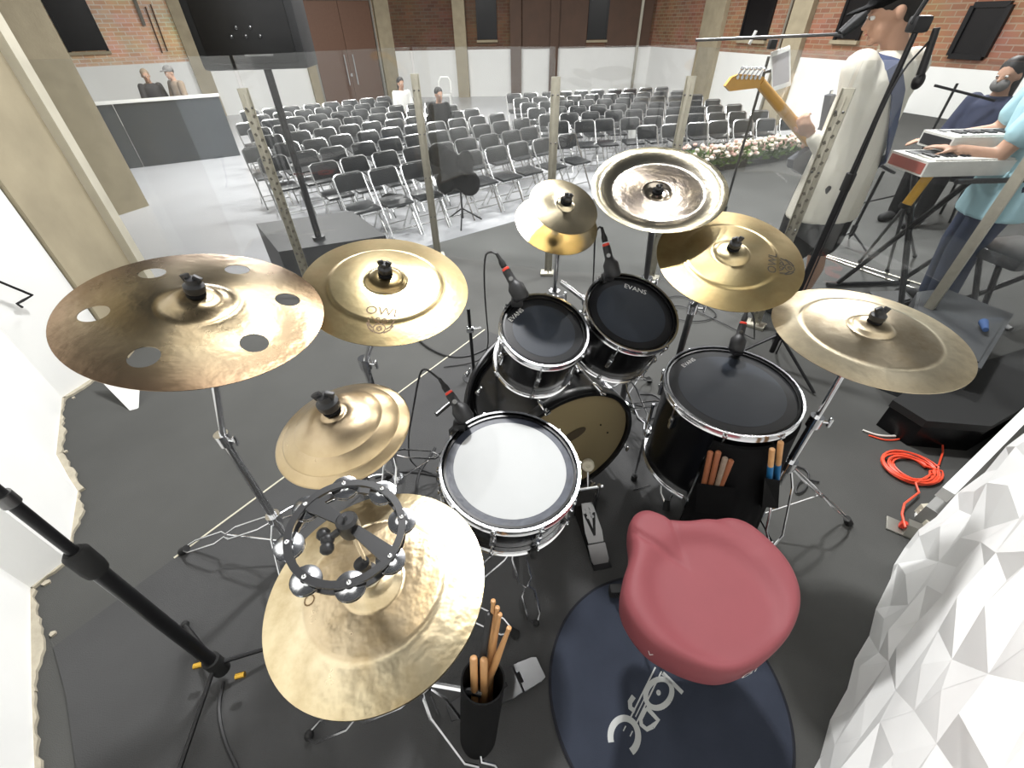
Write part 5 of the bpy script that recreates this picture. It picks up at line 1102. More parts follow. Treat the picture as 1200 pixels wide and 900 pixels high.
# loose cables
cab = [('black cable looping from the owl crash stand to the tom toms', [(490, 398, 0.01), (505, 410, 0.01), (530, 420, 0.01), (560, 415, 0.012), (590, 395, 0.012)], 0.006),
       ('black cable hanging beside the snare stand', [(510, 525, 0.01), (500, 540, 0.01), (490, 555, 0.01), (487, 580, 0.01), (489, 610, 0.01), (500, 640, 0.01)], 0.006),
       ('black cable tangle between bass drum and floor tom', [(735, 470, 0.01), (755, 478, 0.01), (775, 472, 0.01), (782, 485, 0.012), (760, 492, 0.016), (742, 488, 0.01), (765, 500, 0.01), (790, 497, 0.014), (772, 462, 0.012), (750, 462, 0.01)], 0.004),
       ('black cable tangle below the owl crash at the centre', [(775, 350, 0.01), (800, 345, 0.012), (835, 362, 0.01), (842, 372, 0.01), (815, 378, 0.012), (785, 372, 0.012), (770, 362, 0.014), (800, 356, 0.016), (850, 380, 0.01)], 0.004),
       ('black cable curling on the floor behind the right cymbal stand', [(930, 545, 0.008), (950, 552, 0.008), (945, 575, 0.008), (930, 580, 0.008), (938, 560, 0.012), (960, 565, 0.008)], 0.004),
       ('black cable across the floor left of the snare', [(440, 560, 0.01), (470, 552, 0.01), (500, 555, 0.012), (520, 560, 0.01), (545, 565, 0.01)], 0.004)]
for lb, pts, r_ in cab:
    q = [P(*p) for p in pts]; o = MB().path(q, r_, 6, smooth=2).build('floor_cable', M['black_cable'], loc=(q[0].x, q[0].y, 0)); tag(o, lb, 'cable', 'loose floor cables')
a = P(742, 575, 0.008); b_ = P(762, 569, 0.008); o = MB().tube(a, b_, 0.0035, n=8).build('drum_key', M['chrome'], loc=a); tag(o, 'thin metal rod lying on the rug beside the bass drum pedal', 'rod')
# ---- flower border on the stage front
fa = P(806, 205, 0); fb_ = P(932, 184, 0); fd = (fb_-fa); fl_ = fd.length; fd.normalize(); fn_ = V((-fd.y, fd.x, 0))
fw = thing('flower_border', 'long row of cream flowers with green leaves on the stage edge', 'flowers', fa)
rf = random.Random(2); MB().prism([(0, -0.06), (fl_+0.1, -0.06), (fl_+0.1, 0.12), (0, 0.12)], 0.0, 0.07, lambda x, y, z: fa+fd*x+fn_*y+V((0, 0, z))).build('trough', M['black_rubber'], fw)
lf = MB(); f1 = MB(); f2 = MB()
for k in range(750):
    c = fa+fd*rf.uniform(-0.05, fl_+0.15)+fn_*rf.gauss(0.03, 0.09)+V((0, 0, rf.uniform(0.05, 0.24))); d = V((rf.gauss(0, 1), rf.gauss(0, 1), rf.uniform(0.1, 1))).normalized(); s = d.cross(V((rf.random(), 0.3, 0.2))).normalized()
    lf.add([c, c+d*0.05+s*0.02, c+d*0.1, c+d*0.05-s*0.02], [(0, 1, 2, 3)])
for k in range(230):
    c = fa+fd*rf.uniform(-0.03, fl_+0.12)+fn_*rf.gauss(0.0, 0.08)+V((0, 0, rf.uniform(0.17, 0.31))); (f1 if rf.random() < 0.7 else f2).ball(c, (0.03, 0.03, 0.022), 7, 4)
tag(lf.build('leaves', M['leaf'], fw, recalc=False), kind='stuff'); tag(f1.build('blossoms', M['petal'], fw), kind='stuff'); tag(f2.build('blossoms', M['petal_pink'], fw), kind='stuff')
# ================================================================== HALL: booth, chairs
bb0 = P(158, 197, HZ); bb1 = P(282, 182, HZ); bd_ = (bb1-bb0).normalized(); bn_ = V((-bd_.y, bd_.x, 0)); bb0 = bb0-bd_*0.9; bl = (bb1-bb0).length
bt = thing('control_booth', 'dark grey desk with a white top edge below the two seated men', 'desk', (bb0.x, bb0.y, HZ)); fB = lambda x, y, z: bb0+bd_*x+bn_*y+V((0, 0, z))
hb_ = 1.17
for k, (x0, x1) in enumerate(((0, bl*0.36), (bl*0.36+0.012, bl))): MB().prism([(x0, 0), (x1, 0), (x1, 0.04), (x0, 0.04)], 0.0, hb_-0.03, fB).build('front_panel', M['booth_grey'], bt)
MB().prism([(bl-0.04, 0.04), (bl, 0.04), (bl, 0.8), (bl-0.04, 0.8)], 0, hb_-0.03, fB).build('side_panel', M['booth_grey'], bt)
MB().prism([(0, -0.02), (bl+0.02, -0.02), (bl+0.02, 0.35), (0, 0.35)], hb_-0.03, hb_, fB).build('desk_top', M['white_plastic'], bt)
# folding chair
def make_chair(label, group):
    t = thing('folding_chair', label, 'chair', (0, 0, 0), group); I = None
    MB().box((0, -0.02, 0.445), (0.37, 0.37, 0.035), Matrix.Rotation(0.05, 3, 'X'), 0.012).build('seat', M['chair_vinyl'], t)
    MB().box((0, 0.225, 0.70), (0.40, 0.03, 0.19), Matrix.Rotation(-0.22, 3, 'X'), 0.012).build('backrest', M['chair_vinyl'], t)
    fr = [(-0.2, -0.24, 0.0), (-0.2, 0.02, 0.42), (-0.2, 0.19, 0.68), (-0.195, 0.235, 0.78), (-0.15, 0.245, 0.81), (0.15, 0.245, 0.81), (0.195, 0.235, 0.78), (0.2, 0.19, 0.68), (0.2, 0.02, 0.42), (0.2, -0.24, 0.0)]
    mb = MB(); mb.path(fr, 0.0125, 5); mb.tube((-0.2, -0.17, 0.11), (0.2, -0.17, 0.11), 0.009, n=5); mb.build('front_frame', M['chair_chrome'], t)
    mb = MB(); mb.path([(-0.185, 0.25, 0.0), (-0.185, 0.0, 0.3), (-0.185, -0.17, 0.43)], 0.011, 5); mb.path([(0.185, 0.25, 0.0), (0.185, 0.0, 0.3), (0.185, -0.17, 0.43)], 0.011, 5); mb.tube((-0.185, 0.17, 0.1), (0.185, 0.17, 0.1), 0.009, n=5); mb.build('rear_frame', M['chair_chrome'], t)
    return t
ORD = ['first', 'second', 'third', 'fourth', 'fifth', 'sixth', 'seventh', 'eighth', 'ninth', 'tenth', 'eleventh', 'twelfth', 'thirteenth', 'fourteenth', 'fifteenth', 'sixteenth', 'seventeenth', 'eighteenth', 'nineteenth', 'twentieth']
ch0 = make_chair('', 'chairs of the left block'); used = False
def chair(loc, rz, label, group):
    global used
    if not used: used = True; ch0.location = loc; ch0.rotation_euler = (0, 0, rz); ch0['label'] = label; ch0['group'] = group; return ch0
    o = dup(ch0, label, loc, rz); o['group'] = group; return o
rc = random.Random(8)
A0 = V((-2.07, 6.02, HZ)); AU = V((0.375, 0.279, 0)); AV = V((-0.52, 0.67, 0)); rzA = atan2(AU.y, AU.x)
back = V((-sin(rzA), cos(rzA), 0))*0.24
for j in range(9):
    for i in range(-1 if j > 1 else 0, 9 if j < 2 else 10):
        if j > 3 and i < 0 or j > 6 and i < 1: continue
        p = A0+AU*i+AV*j-back+V((rc.gauss(0, .015), rc.gauss(0, .02), 0))
        if j == 0 and i == 8: p += AU*0.12
        k = i+(1 if j > 1 else 0)
        chair(p, rzA+rc.gauss(0, 0.03), 'black chrome-framed folding chair, %s from the left in the %s row of the left block' % (ORD[k], ORD[j]), 'chairs of the left block')
B0 = P(655, 143, HZ+0.8); B1 = P(895, 130, HZ+0.8); B0.z = B1.z = HZ; BU = (B1-B0); bl_ = BU.length; BU.normalize(); BVv = V((-BU.y, BU.x, 0)); rzB = atan2(BU.y, BU.x); nB_ = int(bl_/0.47)+1
for j in range(-1, 6):
    for i in range(nB_):
        if j == -1 and i < nB_-7: continue
        p = B0+BU*0.47*i+BVv*(0.86*j-0.24)+V((rc.gauss(0, .015), rc.gauss(0, .02), 0)); k = i if j > -1 else i-(nB_-7)
        chair(p, rzB+rc.gauss(0, 0.03), 'black chrome-framed folding chair, %s from the left in the %s row of the right block' % (ORD[min(k, 19)], ORD[j+1]), 'chairs of the right block')
# coats and bags left on chairs
def lump(name, label, cat, px, py, z, s, m, seed):
    p = P(px, py, HZ+z); r = random.Random(seed); mb = MB()
    for k in range(6): mb.ball(p+V((r.uniform(-s, s)*0.6, r.uniform(-s, s)*0.3, r.uniform(-s, s)*0.25)), (s*r.uniform(.5, .8), s*r.uniform(.3, .5), s*r.uniform(.3, .5)), 10, 7)
    me = mb.mesh(name, None, p, None); me = eval_mesh(me, [('REMESH', dict(mode='VOXEL', voxel_size=0.03)), ('SMOOTH', dict(factor=0.5, iterations=3))]); me.polygons.foreach_set('use_smooth', [True]*len(me.polygons)); me.materials.clear(); me.materials.append(M[m])
    o = bpy.data.objects.new(name, me); COL.objects.link(o); o.location = p; tag(o, label, cat); return o
lump('coat', 'dark coat slung over chairs at the rear of the left block', 'coat', 404, 144, 0.62, 0.3, 'black_cloth', 1)
lump('bag', 'black bag on a chair just in front of the slung coat', 'bag', 392, 160, 0.55, 0.24, 'black_cloth', 2)
lump('bag', 'dark grey bag on the front row left of the second shield post', 'bag', 462, 236, 0.35, 0.2, 'black_cloth', 3)
# white sheet on a chair, white plastic chair
p = P(742, 158, HZ+0.5); o = MB().box(p, (0.2, 0.02, 0.36), Matrix.Rotation(0.3, 3, 'Z') @ Matrix.Rotation(-0.3, 3, 'X'), 0.004).build('paper_sheet', M['white_plastic'], loc=p); tag(o, 'white paper sheet propped on a chair of the right block', 'paper')
p = P(523, 128, HZ); pc_ = thing('plastic_chair', 'white plastic chair by the pale dado behind the dark-clad pair', 'chair', p)
MB().box(p+V((0, 0, 0.43)), (0.42, 0.42, 0.03), None, 0.012).build('seat', M['white_plastic'], pc_)
bk = MB(); bk.path([p+V((-0.2, 0.2, 0.43)), p+V((-0.2, 0.24, 0.75)), p+V((-0.12, 0.26, 0.88)), p+V((0.12, 0.26, 0.88)), p+V((0.2, 0.24, 0.75)), p+V((0.2, 0.2, 0.43))], 0.03, 8); bk.build('back_frame', M['white_plastic'], pc_)
for sx in (-0.18, 0.18):
    for sy in (-0.18, 0.18): MB().tube(p+V((sx, sy, 0.42)), p+V((sx*1.15, sy*1.15, 0)), 0.022, n=8).build('leg', M['white_plastic'], pc_)
# draped music stand before the front row
p = P(543, 262, HZ); ms_ = thing('music_stand', 'music stand draped with a dark cloth in front of the chairs', 'music stand', p)
for k in range(3):
    e = V((cos(0.5+k*2.09), sin(0.5+k*2.09), 0)); MB().tube(p+V((0, 0, 0.22)), p+e*0.3+V((0, 0, 0.01)), 0.011, n=8).build('leg', M['black_metal'], ms_)
MB().tube(p+V((0, 0, 0.08)), p+V((0, 0, 0.62)), 0.014, n=8).build('pole', M['black_metal'], ms_)
cm = MB(); rr = random.Random(12)
for k in range(11): cm.ball(p+V((rr.uniform(-.26, .16), rr.uniform(-.1, .1), 0.66+rr.uniform(-.14, .26))), (rr.uniform(.1, .17), 0.1, rr.uniform(.1, .18)), 10, 7)
fuse(cm, 'draped_cloth', M['black_cloth'], ms_, 0.025, 4)
# ================================================================== PEOPLE
class Fig:
    def __init__(s, o, f):
        s.o = V(o); s.f = V((f[0], f[1], 0)).normalized(); s.l = V((-s.f.y, s.f.x, 0))
    def p(s, l, f, z): return s.o+s.l*l+s.f*f+V((0, 0, z))
def ring_(c, u, ru, v, rv): return (c, u*ru, v*rv)
def hand(mb, wrist, d, palm_n, curl=0.5, side=1, k=1.0):
    """palm plus four unequal bent fingers and a thumb; d: finger direction, palm_n: out of the palm"""
    d = V(d).normalized(); n = V(palm_n); n = (n-d*n.dot(d)).normalized(); s = d.cross(n)*side
    c = wrist+d*0.045*k; x, y, z = s, n, d
    mb.ball(c, (0.04*k, 0.018*k, 0.05*k), 12, 8, Matrix((s, n, d)).transposed())
    for i, (off, L_) in enumerate(((-0.028, 0.068), (-0.009, 0.078), (0.010, 0.073), (0.028, 0.058))):
        b = wrist+d*0.08*k+s*off*k; a1 = curl; p1 = b+(d*cos(a1)+n*sin(a1))*L_*0.45*k; p2 = p1+(d*cos(a1*2.2)+n*sin(a1*2.2))*L_*0.32*k; p3 = p2+(d*cos(a1*3.1)+n*sin(a1*3.1))*L_*0.25*k
        mb.capsules([b-d*0.02*k, p1, p2, p3], [0.0095*k, 0.009*k, 0.008*k, 0.007*k], 8)
    b = wrist+d*0.03*k-s*0.034*k; p1 = b+(d*0.6-s*0.5+n*0.3).normalized()*0.04*k; p2 = p1+(d*0.75+n*0.5).normalized()*0.032*k; mb.capsules([b, p1, p2], [0.012*k, 0.0105*k, 0.009*k], 8)
def head(mb, c, look, neck):
    """skull, jaw, nose, ears, neck"""
    f = V(look).normalized(); s = V((0, 0, 1)).cross(f).normalized(); u = f.cross(s); R = Matrix((s, f, u)).transposed()
    mb.ball(c+u*0.025-f*0.008, (0.074, 0.094, 0.095), 18, 12, R); mb.ball(c-u*0.045+f*0.028, (0.056, 0.062, 0.068), 14, 10, R)
    mb.capsules([c+f*0.086+u*0.01, c+f*0.105-u*0.022], [0.010, 0.015], 8); mb.ball(c+f*0.08-u*0.055, (0.026, 0.014, 0.012), 10, 6, R); mb.ball(c+f*0.076-u*0.092, (0.024, 0.02, 0.018), 10, 6, R)
    for sg in (-1, 1): mb.ball(c+s*sg*0.077-f*0.012-u*0.008, (0.012, 0.02, 0.032), 10, 8, R); mb.ball(c+s*sg*0.032+f*0.082+u*0.022, (0.022, 0.01, 0.008), 8, 6, R)
    mb.capsules([c-u*0.06-f*0.015, neck], [0.052, 0.058], 12); return f, s, u, R
def eyes(c, f, s, u, t):
    for sg in (-1, 1):
        e = MB().ball(c+s*sg*0.032+f*0.081+u*0.008, (0.012, 0.012, 0.010), 10, 8).build('eye', M['white_plastic'], t); MB().ball(c+s*sg*0.032+f*0.0895+u*0.008, 0.0055, 8, 6).build('pupil', M['hair'], e)
    MB().path([c-s*0.022+f*0.096-u*0.055, c+f*0.1-u*0.054, c+s*0.022+f*0.096-u*0.055], 0.0028, 6).build('mouth', M['kb_red'], t)
def torso(mb, F, rows, k=0.0):
    mb.loft([(F.p(l, f, z), F.l*(a+k), F.f*(b+k)) for l, f, z, a, b in rows], 20)
# ---- the guitarist, seen from behind
g0 = at(945, 300, 2.68); GF = Fig((g0.x-0.02, 2.68, 0), (-0.30, 0.95)); gt = thing('person', 'guitarist seen from behind in cream long-sleeved shirt and black shorts', 'person', GF.o)
hc = at(1046, 14, 2.69); nk = GF.p(0.0, -0.01, 1.44); lsh = GF.p(0.165, 0, 1.375); rsh = GF.p(-0.175, 0, 1.375)
lel = at(985, 196, 2.60); lwr = at(951, 158, 2.66); rel = GF.p(-0.27, 0.10, 1.08); rwr = GF.p(-0.12, 0.27, 1.02)
body = MB(); look = GF.l*0.75+GF.f*0.6+V((0, 0, -0.35)); fh, sh_, uh, RH = head(body, hc, look, nk)
rows = [(0, 0, 0.78, 0.14, 0.10), (0, 0, 0.90, 0.165, 0.115), (0, 0.01, 1.02, 0.145, 0.10), (0, 0.01, 1.2, 0.165, 0.11), (0, 0, 1.34, 0.165, 0.10), (0, -0.005, 1.42, 0.085, 0.07)]
torso(body, GF, rows)
body.capsules([lsh, lel, lwr], [0.052, 0.04, 0.027]); body.capsules([rsh, rel, rwr], [0.052, 0.04, 0.027])
for sg in (1, -1): body.capsules([GF.p(sg*0.085, 0, 0.86), GF.p(sg*0.10, 0.02, 0.48), GF.p(sg*0.11, -0.03, 0.30), GF.p(sg*0.115, -0.02, 0.085)], [0.085, 0.055, 0.052, 0.034]); body.capsules([GF.p(sg*0.115, -0.05, 0.045), GF.p(sg*0.125, 0.14, 0.03)], [0.038, 0.03])
neckd = (at(868, 93, 2.56)-at(960, 168, 2.72)).normalized()
hand(body, lwr, (at(937, 140, 2.67)-lwr), V((0.1, 0.5, 0.6)), 0.75, -1); hand(body, rwr, GF.l*0.7+V((0, 0, -0.5)), GF.f, 0.5, 1)
fuse(body, 'body', M['skin'], gt, 0.008, 3); eyes(hc, fh, sh_, uh, gt)
srt = MB(); torso(srt, GF, [(0.0, 0, 0.64, 0.235, 0.155), (0, 0, 0.80, 0.22, 0.15), (0, 0.0, 1.0, 0.20, 0.14), (0, 0.0, 1.2, 0.20, 0.138), (0, 0, 1.33, 0.195, 0.125), (0, -0.005, 1.40, 0.13, 0.095), (0, -0.005, 1.445, 0.07, 0.068)])
srt.capsules([lsh, lel*0.5+lsh*0.5, lel, lel*0.35+lwr*0.65, lwr+(lel-lwr)*0.1], [0.082, 0.074, 0.068, 0.052, 0.042]); srt.capsules([rsh, rel, rwr+(rel-rwr)*0.15], [0.082, 0.062, 0.045])
for k in range(5):
    e = lel+(lwr-lel)*(0.3+0.14*k); srt.lathe([(0.05-0.003*k, -0.006), (0.056-0.003*k, 0), (0.05-0.003*k, 0.006)], e, lwr-lel, 14)
fuse(srt, 'shirt', M['cream_shirt'], gt, 0.010, 4)
sho = MB()
for sg in (1, -1): sho.capsules([GF.p(sg*0.09, 0, 0.84), GF.p(sg*0.105, 0.01, 0.62), GF.p(sg*0.11, 0.01, 0.47)], [0.125, 0.12, 0.112])
sho.loft([(GF.p(0, 0, 0.66), GF.l*0.20, GF.f*0.13), (GF.p(0, 0, 0.9), GF.l*0.18, GF.f*0.125)], 18); fuse(sho, 'shorts', M['black_cloth'], gt, 0.012, 4)
hr = MB(); hr.ball(hc+uh*0.045-fh*0.018, (0.083, 0.098, 0.088), 18, 12, RH); hr.ball(hc+uh*0.0-fh*0.055, (0.072, 0.058, 0.07), 16, 10, RH); fuse(hr, 'hair', M['hair'], gt, 0.008, 3)
cp = MB(); cp.ball(hc+uh*0.07-fh*0.01, (0.088, 0.104, 0.072), 18, 12, RH); cp.ball(hc+uh*0.055+fh*0.11, (0.068, 0.075, 0.010), 16, 8, RH); fuse(cp, 'cap', M['black_cloth'], gt, 0.007, 2)
for sg in (1, -1): shoe = MB(); shoe.capsules([GF.p(sg*0.115, -0.055, 0.05), GF.p(sg*0.125, 0.15, 0.04)], [0.05, 0.042]); fuse(shoe, 'shoe', M['black_rubber'], gt, 0.012, 2)
st = MB(); bkp = [GF.p(0.11, 0.11, 1.36), GF.p(0.105, 0.02, 1.435), GF.p(0.08, -0.10, 1.39), GF.p(0.03, -0.147, 1.28), GF.p(-0.04, -0.155, 1.12), GF.p(-0.12, -0.14, 0.98), GF.p(-0.2, -0.03, 0.9), GF.p(-0.2, 0.10, 0.92)]
vs = []
for i, q in enumerate(bkp):
    t_ = (bkp[min(i+1, 7)]-bkp[max(i-1, 0)]).normalized(); nn = (q-GF.p(0, 0, q.z)); nn = nn.normalized() if i not in (0, 1) else V((0, 0, 1)); w_ = t_.cross(nn).normalized()*0.03; vs += [q+w_+nn*0.004, q-w_+nn*0.004, q-w_-nn*0.004, q+w_-nn*0.004]
st.add(vs, [(4*i+a, 4*i+(a+1) % 4, 4*i+4+(a+1) % 4, 4*i+4+a) for i in range(7) for a in range(4)]+[(0, 1, 2, 3), (31, 30, 29, 28)])
# ---- his electric guitar
gn0 = at(893, 96, 2.62); gb = at(957, 173, 2.80); gd = (gn0-gb).normalized(); gw = V((0, 0, 1)); gw = (gw-gd*gw.dot(gd)).normalized(); gnm = gd.cross(gw)
if gnm.dot(GF.f) < 0: gnm = -gnm
gtr = thing('electric_guitar', 'grey electric guitar with a maple neck held by the man in cream', 'guitar', gb); G = lambda x, y, z: gb+gd*x+gw*y+gnm*z
ol_ = [(0.02, 0.045), (0.10, 0.16), (0.16, 0.20), (0.155, 0.15), (0.08, 0.09), (0.06, 0.035), (0.06, -0.035), (0.10, -0.08), (0.13, -0.13), (0.10, -0.165), (0.02, -0.15), (-0.08, -0.125), (-0.16, -0.15), (-0.25, -0.16), (-0.31, -0.10), (-0.33, 0.0), (-0.31, 0.10), (-0.25, 0.16), (-0.16, 0.155), (-0.08, 0.14), (0.0, 0.16), (0.05, 0.18)]
ol_ = [(0.06, 0.035), (0.07, 0.08), (0.14, 0.14), (0.19, 0.185), (0.17, 0.205), (0.10, 0.19), (0.0, 0.155), (-0.09, 0.135), (-0.17, 0.155), (-0.26, 0.16), (-0.32, 0.10), (-0.335, 0.0), (-0.32, -0.10), (-0.26, -0.165), (-0.17, -0.155), (-0.09, -0.13), (0.0, -0.15), (0.08, -0.16), (0.12, -0.13), (0.09, -0.08), (0.06, -0.035)]
MB().prism(ol_, -0.02, 0.022, G).build('guitar_body', M['guitar_grey'], gtr)
NL = (gn0-gb).length
nk_ = MB(); nk_.prism([(0.0, 0.028), (NL, 0.021), (NL, -0.021), (0.0, -0.028)][::-1], 0.0, 0.02, lambda x, y, z: G(x, y, z+0.01)); nk_.loft([(G(0.0, 0, 0.012), gw*0.028, gnm*0.022), (G(NL, 0, 0.012), gw*0.021, gnm*0.018)], 14); nk_.build('neck', M['maple'], gtr)
SHR = 0.55
MB().prism([(x, y-max(0, x-NL)*SHR) for x, y in [(NL-0.01, -0.022), (NL+0.03, -0.032), (NL+0.14, -0.045), (NL+0.185, -0.02), (NL+0.18, 0.02), (NL+0.15, 0.035), (NL+0.05, 0.03), (NL, 0.022)]], 0.0, 0.016, G).build('headstock', M['maple'], gtr)
for k in range(6):
    x = NL+0.035+0.024*k; yk = -(x-NL)*SHR; o = MB(); o.tube(G(x, yk+0.02, -0.008), G(x, yk+0.02, 0.004), 0.009, n=8); o.tube(G(x, yk+0.025, 0.0), G(x, yk+0.055, 0.0), 0.004, n=6); o.ball(G(x, yk+0.06, 0), (0.010, 0.008, 0.008), 8, 6); o.build('tuner', M['chrome'], gtr)
MB().tube(G(0.17, 0.19, 0), G(0.19, 0.21, 0), 0.008, n=8).build('strap_button', M['chrome'], gtr)
for k in (-1, 0, 1): MB().prism([(-0.12+0.06*k, -0.035), (-0.10+0.06*k, -0.035), (-0.10+0.06*k, 0.035), (-0.12+0.06*k, 0.035)], 0.022, 0.03, G).build('pickup', M['black_plastic'], gtr)
st.build('strap', M['strap'], gtr)
# ---- keyboard player in pale blue (his head is beyond the frame)
k0f = at(1140, 250, 2.62); KF = Fig((k0f.x+0.10, 2.62, 0), (-0.75, 0.5)); kt = thing('person', 'keyboard player in pale blue shirt and jeans, cut by the right edge', 'person', KF.o)
hc = KF.p(0, 0.10, 1.52); nk = KF.p(0, 0.03, 1.38); lsh = at(1212, 118, 2.50); lel = at(1168, 184, 2.56); lwr = at(1124, 176, 2.62); rsh = KF.p(-0.17, 0.05, 1.32); rel = KF.p(-0.24, 0.14, 1.04); rwr = KF.p(-0.12, 0.40, 1.0)
lsh = KF.p(0.17, 0.03, 1.32); body = MB(); fh, sh_, uh, RH = head(body, hc, KF.f*0.9+V((0, 0, -0.45)), nk)
rows = [(0, 0, 0.80, 0.15, 0.11), (0, 0, 0.95, 0.155, 0.12), (0, 0.01, 1.15, 0.16, 0.12), (0, 0.03, 1.3, 0.165, 0.105), (0, 0.03, 1.37, 0.085, 0.07)]
torso(body, KF, rows)
body.capsules([lsh, lel, lwr], [0.052, 0.043, 0.03]); body.capsules([rsh, rel, rwr], [0.052, 0.042, 0.028]); hand(body, lwr, at(1100, 171, 2.68)-lwr, V((0, 0, -1)), 0.18, -1); hand(body, rwr, KF.f+V((0, 0, -0.2)), V((0, 0, -1)), 0.2, 1)
for sg in (1, -1): body.capsules([KF.p(sg*0.09, 0, 0.84), KF.p(sg*0.11, 0.03, 0.46), KF.p(sg*0.12, -0.02, 0.08)], [0.08, 0.055, 0.036])
fuse(body, 'body', M['skin'], kt, 0.009, 3); eyes(hc, fh, sh_, uh, kt)
srt = MB(); torso(srt, KF, [(0, 0.0, 0.66, 0.225, 0.17), (0, 0, 0.8, 0.21, 0.16), (0, 0.0, 1.0, 0.195, 0.15), (0, 0.02, 1.2, 0.195, 0.145), (0, 0.03, 1.3, 0.18, 0.12), (0, 0.03, 1.37, 0.10, 0.08)]); srt.capsules([lsh, lsh*0.35+lel*0.65], [0.085, 0.075]); srt.capsules([rsh, rsh*0.35+rel*0.65], [0.085, 0.075])
rr = random.Random(6)
for k in range(9): a = rr.uniform(0, 6.28); c = KF.p(0.21*cos(a), 0.15*sin(a), rr.uniform(0.68, 0.85)); srt.capsules([c, c+KF.l*0.06*rr.uniform(-1, 1)+V((0, 0, 0.10))], [0.016, 0.01], 8)
fuse(srt, 'shirt', M['blue_shirt'], kt, 0.011, 3)
jn = MB()
for sg in (1, -1): jn.capsules([KF.p(sg*0.095, 0, 0.85), KF.p(sg*0.115, 0.035, 0.46), KF.p(sg*0.125, -0.01, 0.07)], [0.115, 0.085, 0.075])
fuse(jn, 'jeans', M['jeans'], kt, 0.012, 3); hr = MB(); hr.ball(hc+uh*0.045-fh*0.02, (0.082, 0.096, 0.088), 16, 10, RH); fuse(hr, 'hair', M['hair'], kt, 0.01, 2)
for sg in (1, -1): shoe = MB(); shoe.capsules([KF.p(sg*0.125, -0.05, 0.045), KF.p(sg*0.135, 0.15, 0.038)], [0.046, 0.038]); fuse(shoe, 'shoe', M['black_rubber'], kt, 0.012, 2)
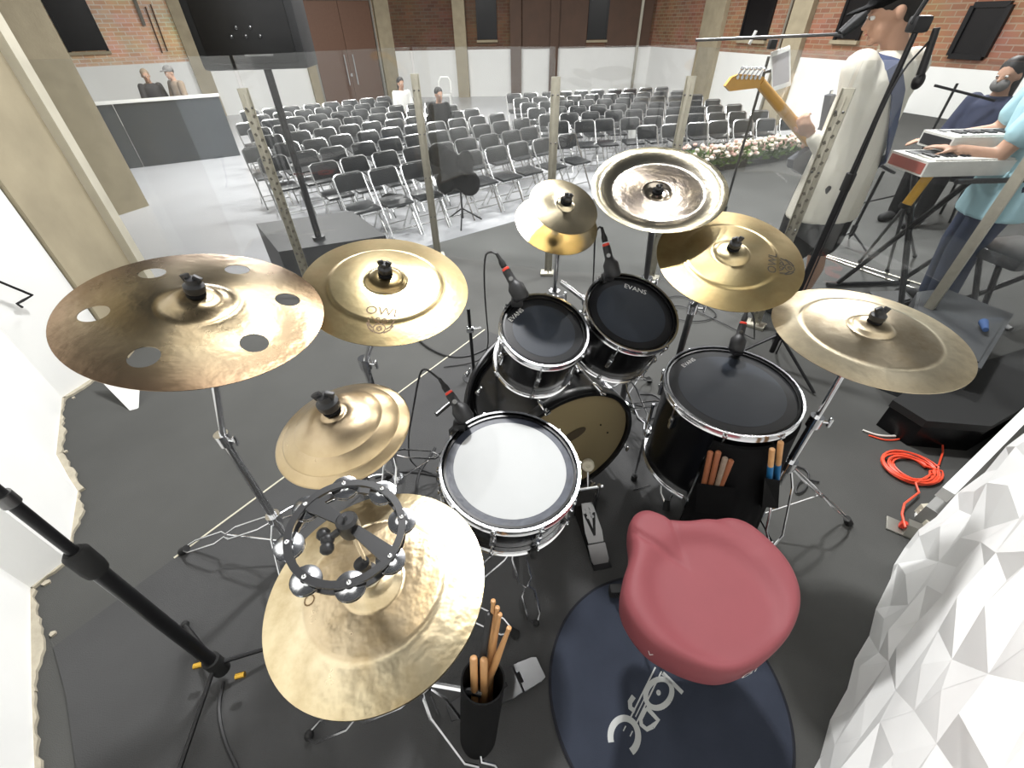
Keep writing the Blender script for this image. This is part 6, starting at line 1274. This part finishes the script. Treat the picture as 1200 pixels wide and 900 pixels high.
# ---- simple complete figures farther off
def figure(label, o, f, pose, top, legs_m, hair_m, hip, look=None, cap=None, mask=None, sleeves=1.0, name='person', arms=None, vox=0.014):
    Fg = Fig(o, f); t = thing(name, label, 'person', Fg.o); b = MB(); hz_ = hip
    nk = Fg.p(0, 0.02, hz_+0.53); hc = Fg.p(0, 0.05, hz_+0.67); fh, s, u, R = head(b, hc, (Fg.f+V((0, 0, -0.12))) if look is None else look, nk)
    torso(b, Fg, [(0, 0, hz_-0.06, 0.15, 0.11), (0, 0, hz_+0.1, 0.145, 0.105), (0, 0.0, hz_+0.3, 0.16, 0.11), (0, 0, hz_+0.45, 0.16, 0.095), (0, 0, hz_+0.52, 0.085, 0.07)])
    lim = []
    for sg in (1, -1):
        shd_ = Fg.p(sg*0.17, 0, hz_+0.47); el = Fg.p(sg*0.22, 0.06, hz_+0.2); wr_ = Fg.p(sg*0.13, 0.26, hz_+0.12)
        b.capsules([shd_, el, wr_], [0.05, 0.04, 0.028], 8); hand(b, wr_, Fg.f+Fg.l*-0.3*sg, V((0, 0, -1)), 0.3, -sg); lim.append((shd_, el, wr_))
        if pose == 'sit': kn = Fg.p(sg*0.11, 0.42, hz_+0.02); an = Fg.p(sg*0.11, 0.40, 0.08)
        else: kn = Fg.p(sg*0.1, 0.03, hz_*0.53); an = Fg.p(sg*0.11, -0.01, 0.08)
        b.capsules([Fg.p(sg*0.085, 0, hz_), kn, an], [0.08, 0.055, 0.036], 8); b.capsules([an-V((0, 0, 0.04)), an+Fg.f*0.15-V((0, 0, 0.045))], [0.04, 0.034], 8); lim.append((Fg.p(sg*0.085, 0, hz_), kn, an))
    fuse(b, 'body', M['skin'], t, vox, 2); eyes(hc, fh, s, u, t)
    for i in (1, 3):
        a_n = lim[i][2]; sho_ = MB(); sho_.capsules([a_n-V((0, 0, 0.03)), a_n+Fg.f*0.15-V((0, 0, 0.04))], [0.05, 0.042], 10); fuse(sho_, 'shoe', M['black_rubber'], t, vox, 1)
    sh2 = MB(); torso(sh2, Fg, [(0, 0, hz_-0.1, 0.18, 0.14), (0, 0, hz_+0.1, 0.175, 0.135), (0, 0, hz_+0.3, 0.185, 0.135), (0, 0, hz_+0.45, 0.175, 0.115), (0, 0, hz_+0.53, 0.09, 0.08)])
    for i in (0, 2):
        a, e, w_ = lim[i]; sh2.capsules([a, e] + ([w_*0.85+e*0.15] if sleeves > 0.8 else []), [0.072, 0.062]+([0.045] if sleeves > 0.8 else []), 10)
    fuse(sh2, 'shirt', M[top], t, vox, 3); tr = MB()
    for i in (1, 3): tr.capsules(list(lim[i]), [0.108, 0.078, 0.06], 10)
    fuse(tr, 'trousers', M[legs_m], t, vox, 3)
    hr = MB(); hr.ball(hc+u*0.045-fh*0.02, (0.083, 0.098, 0.09), 14, 10, R); 
    if hair_m == 'long': hr.capsules([hc-fh*0.05+u*0.03, hc-fh*0.075-u*0.2], [0.085, 0.06], 10)
    fuse(hr, 'hair', M['tan_cloth' if hair_m == 'blond' else 'hair'], t, vox*0.8, 2)
    if cap: c = MB(); c.ball(hc+u*0.07-fh*0.01, (0.092, 0.108, 0.075), 14, 10, R); c.ball(hc+u*0.06+fh*0.11, (0.068, 0.075, 0.012), 12, 6, R); fuse(c, 'cap', M[cap], t, vox*0.7, 1)
    if mask: c = MB(); c.ball(hc+fh*0.052-u*0.055, (0.064, 0.058, 0.055), 14, 10, R); fuse(c, 'face_mask', M[mask], t, vox*0.7, 1)
    return t
p = at(172, 92, 12.0); figure('man in a dark top at the left behind the control desk', (p.x, p.y, HZ), (0.55, -0.8), 'stand', 'dark_cloth', 'jeans', 'blond', 0.80, sleeves=1)
p = at(202, 88, 12.0); figure('man in a tan shirt and grey cap at the right behind the control desk', (p.x, p.y, HZ), (-0.4, -0.85), 'stand', 'tan_cloth', 'jeans', 'short', 0.84, cap='grey_cloth', sleeves=0.5)
p = at(1185, 85, 4.4); figure('seated person with grey face mask and navy top behind the keyboards', (p.x+0.02, p.y, 0), (-0.9, -0.35), 'sit', 'navy_cloth', 'black_cloth', 'long', 0.50, mask='grey_cloth')
p = at(1190, 140, 4.4); sb_ = thing('stool', 'dark stool under the seated masked person', 'stool', (at(1185, 85, 4.4).x+0.02, 4.4, 0)); MB().lathe([(0, 0.37), (0.17, 0.37), (0.18, 0.38), (0.18, 0.405), (0.17, 0.415), (0, 0.415)], sb_.location, (0, 0, 1), 24).build('seat', M['chair_vinyl'], sb_)
for k in range(4): e = V((cos(k*pi/2+.4), sin(k*pi/2+.4), 0)); MB().tube(sb_.location+e*0.13+V((0, 0, 0.375)), sb_.location+e*0.19, 0.012, n=8).build('leg', M['black_metal'], sb_)
def sit_at(px, py, row, col):
    q = A0+AU*col+AV*row-back; return q
for lb, px, py, zz, top, hm in (('seated woman with long dark hair and a white top among the rear chairs', 474, 98, 0.52, 'white_plastic', 'long'), ('seated person in black beside the woman in the white top', 505, 112, 0.45, 'black_cloth', 'short')):
    p = P(px, py, HZ+1.17); best = min(((A0+AU*i+AV*j-back) for i in range(10) for j in range(9)), key=lambda q: (q-V((p.x, p.y, HZ))).length)
    figure(lb, (best.x, best.y+0.02, HZ), (-AV.x*-1*-1, -AV.y) if False else (0.52, -0.8), 'sit', top, 'black_cloth', hm, 0.50, vox=0.02)
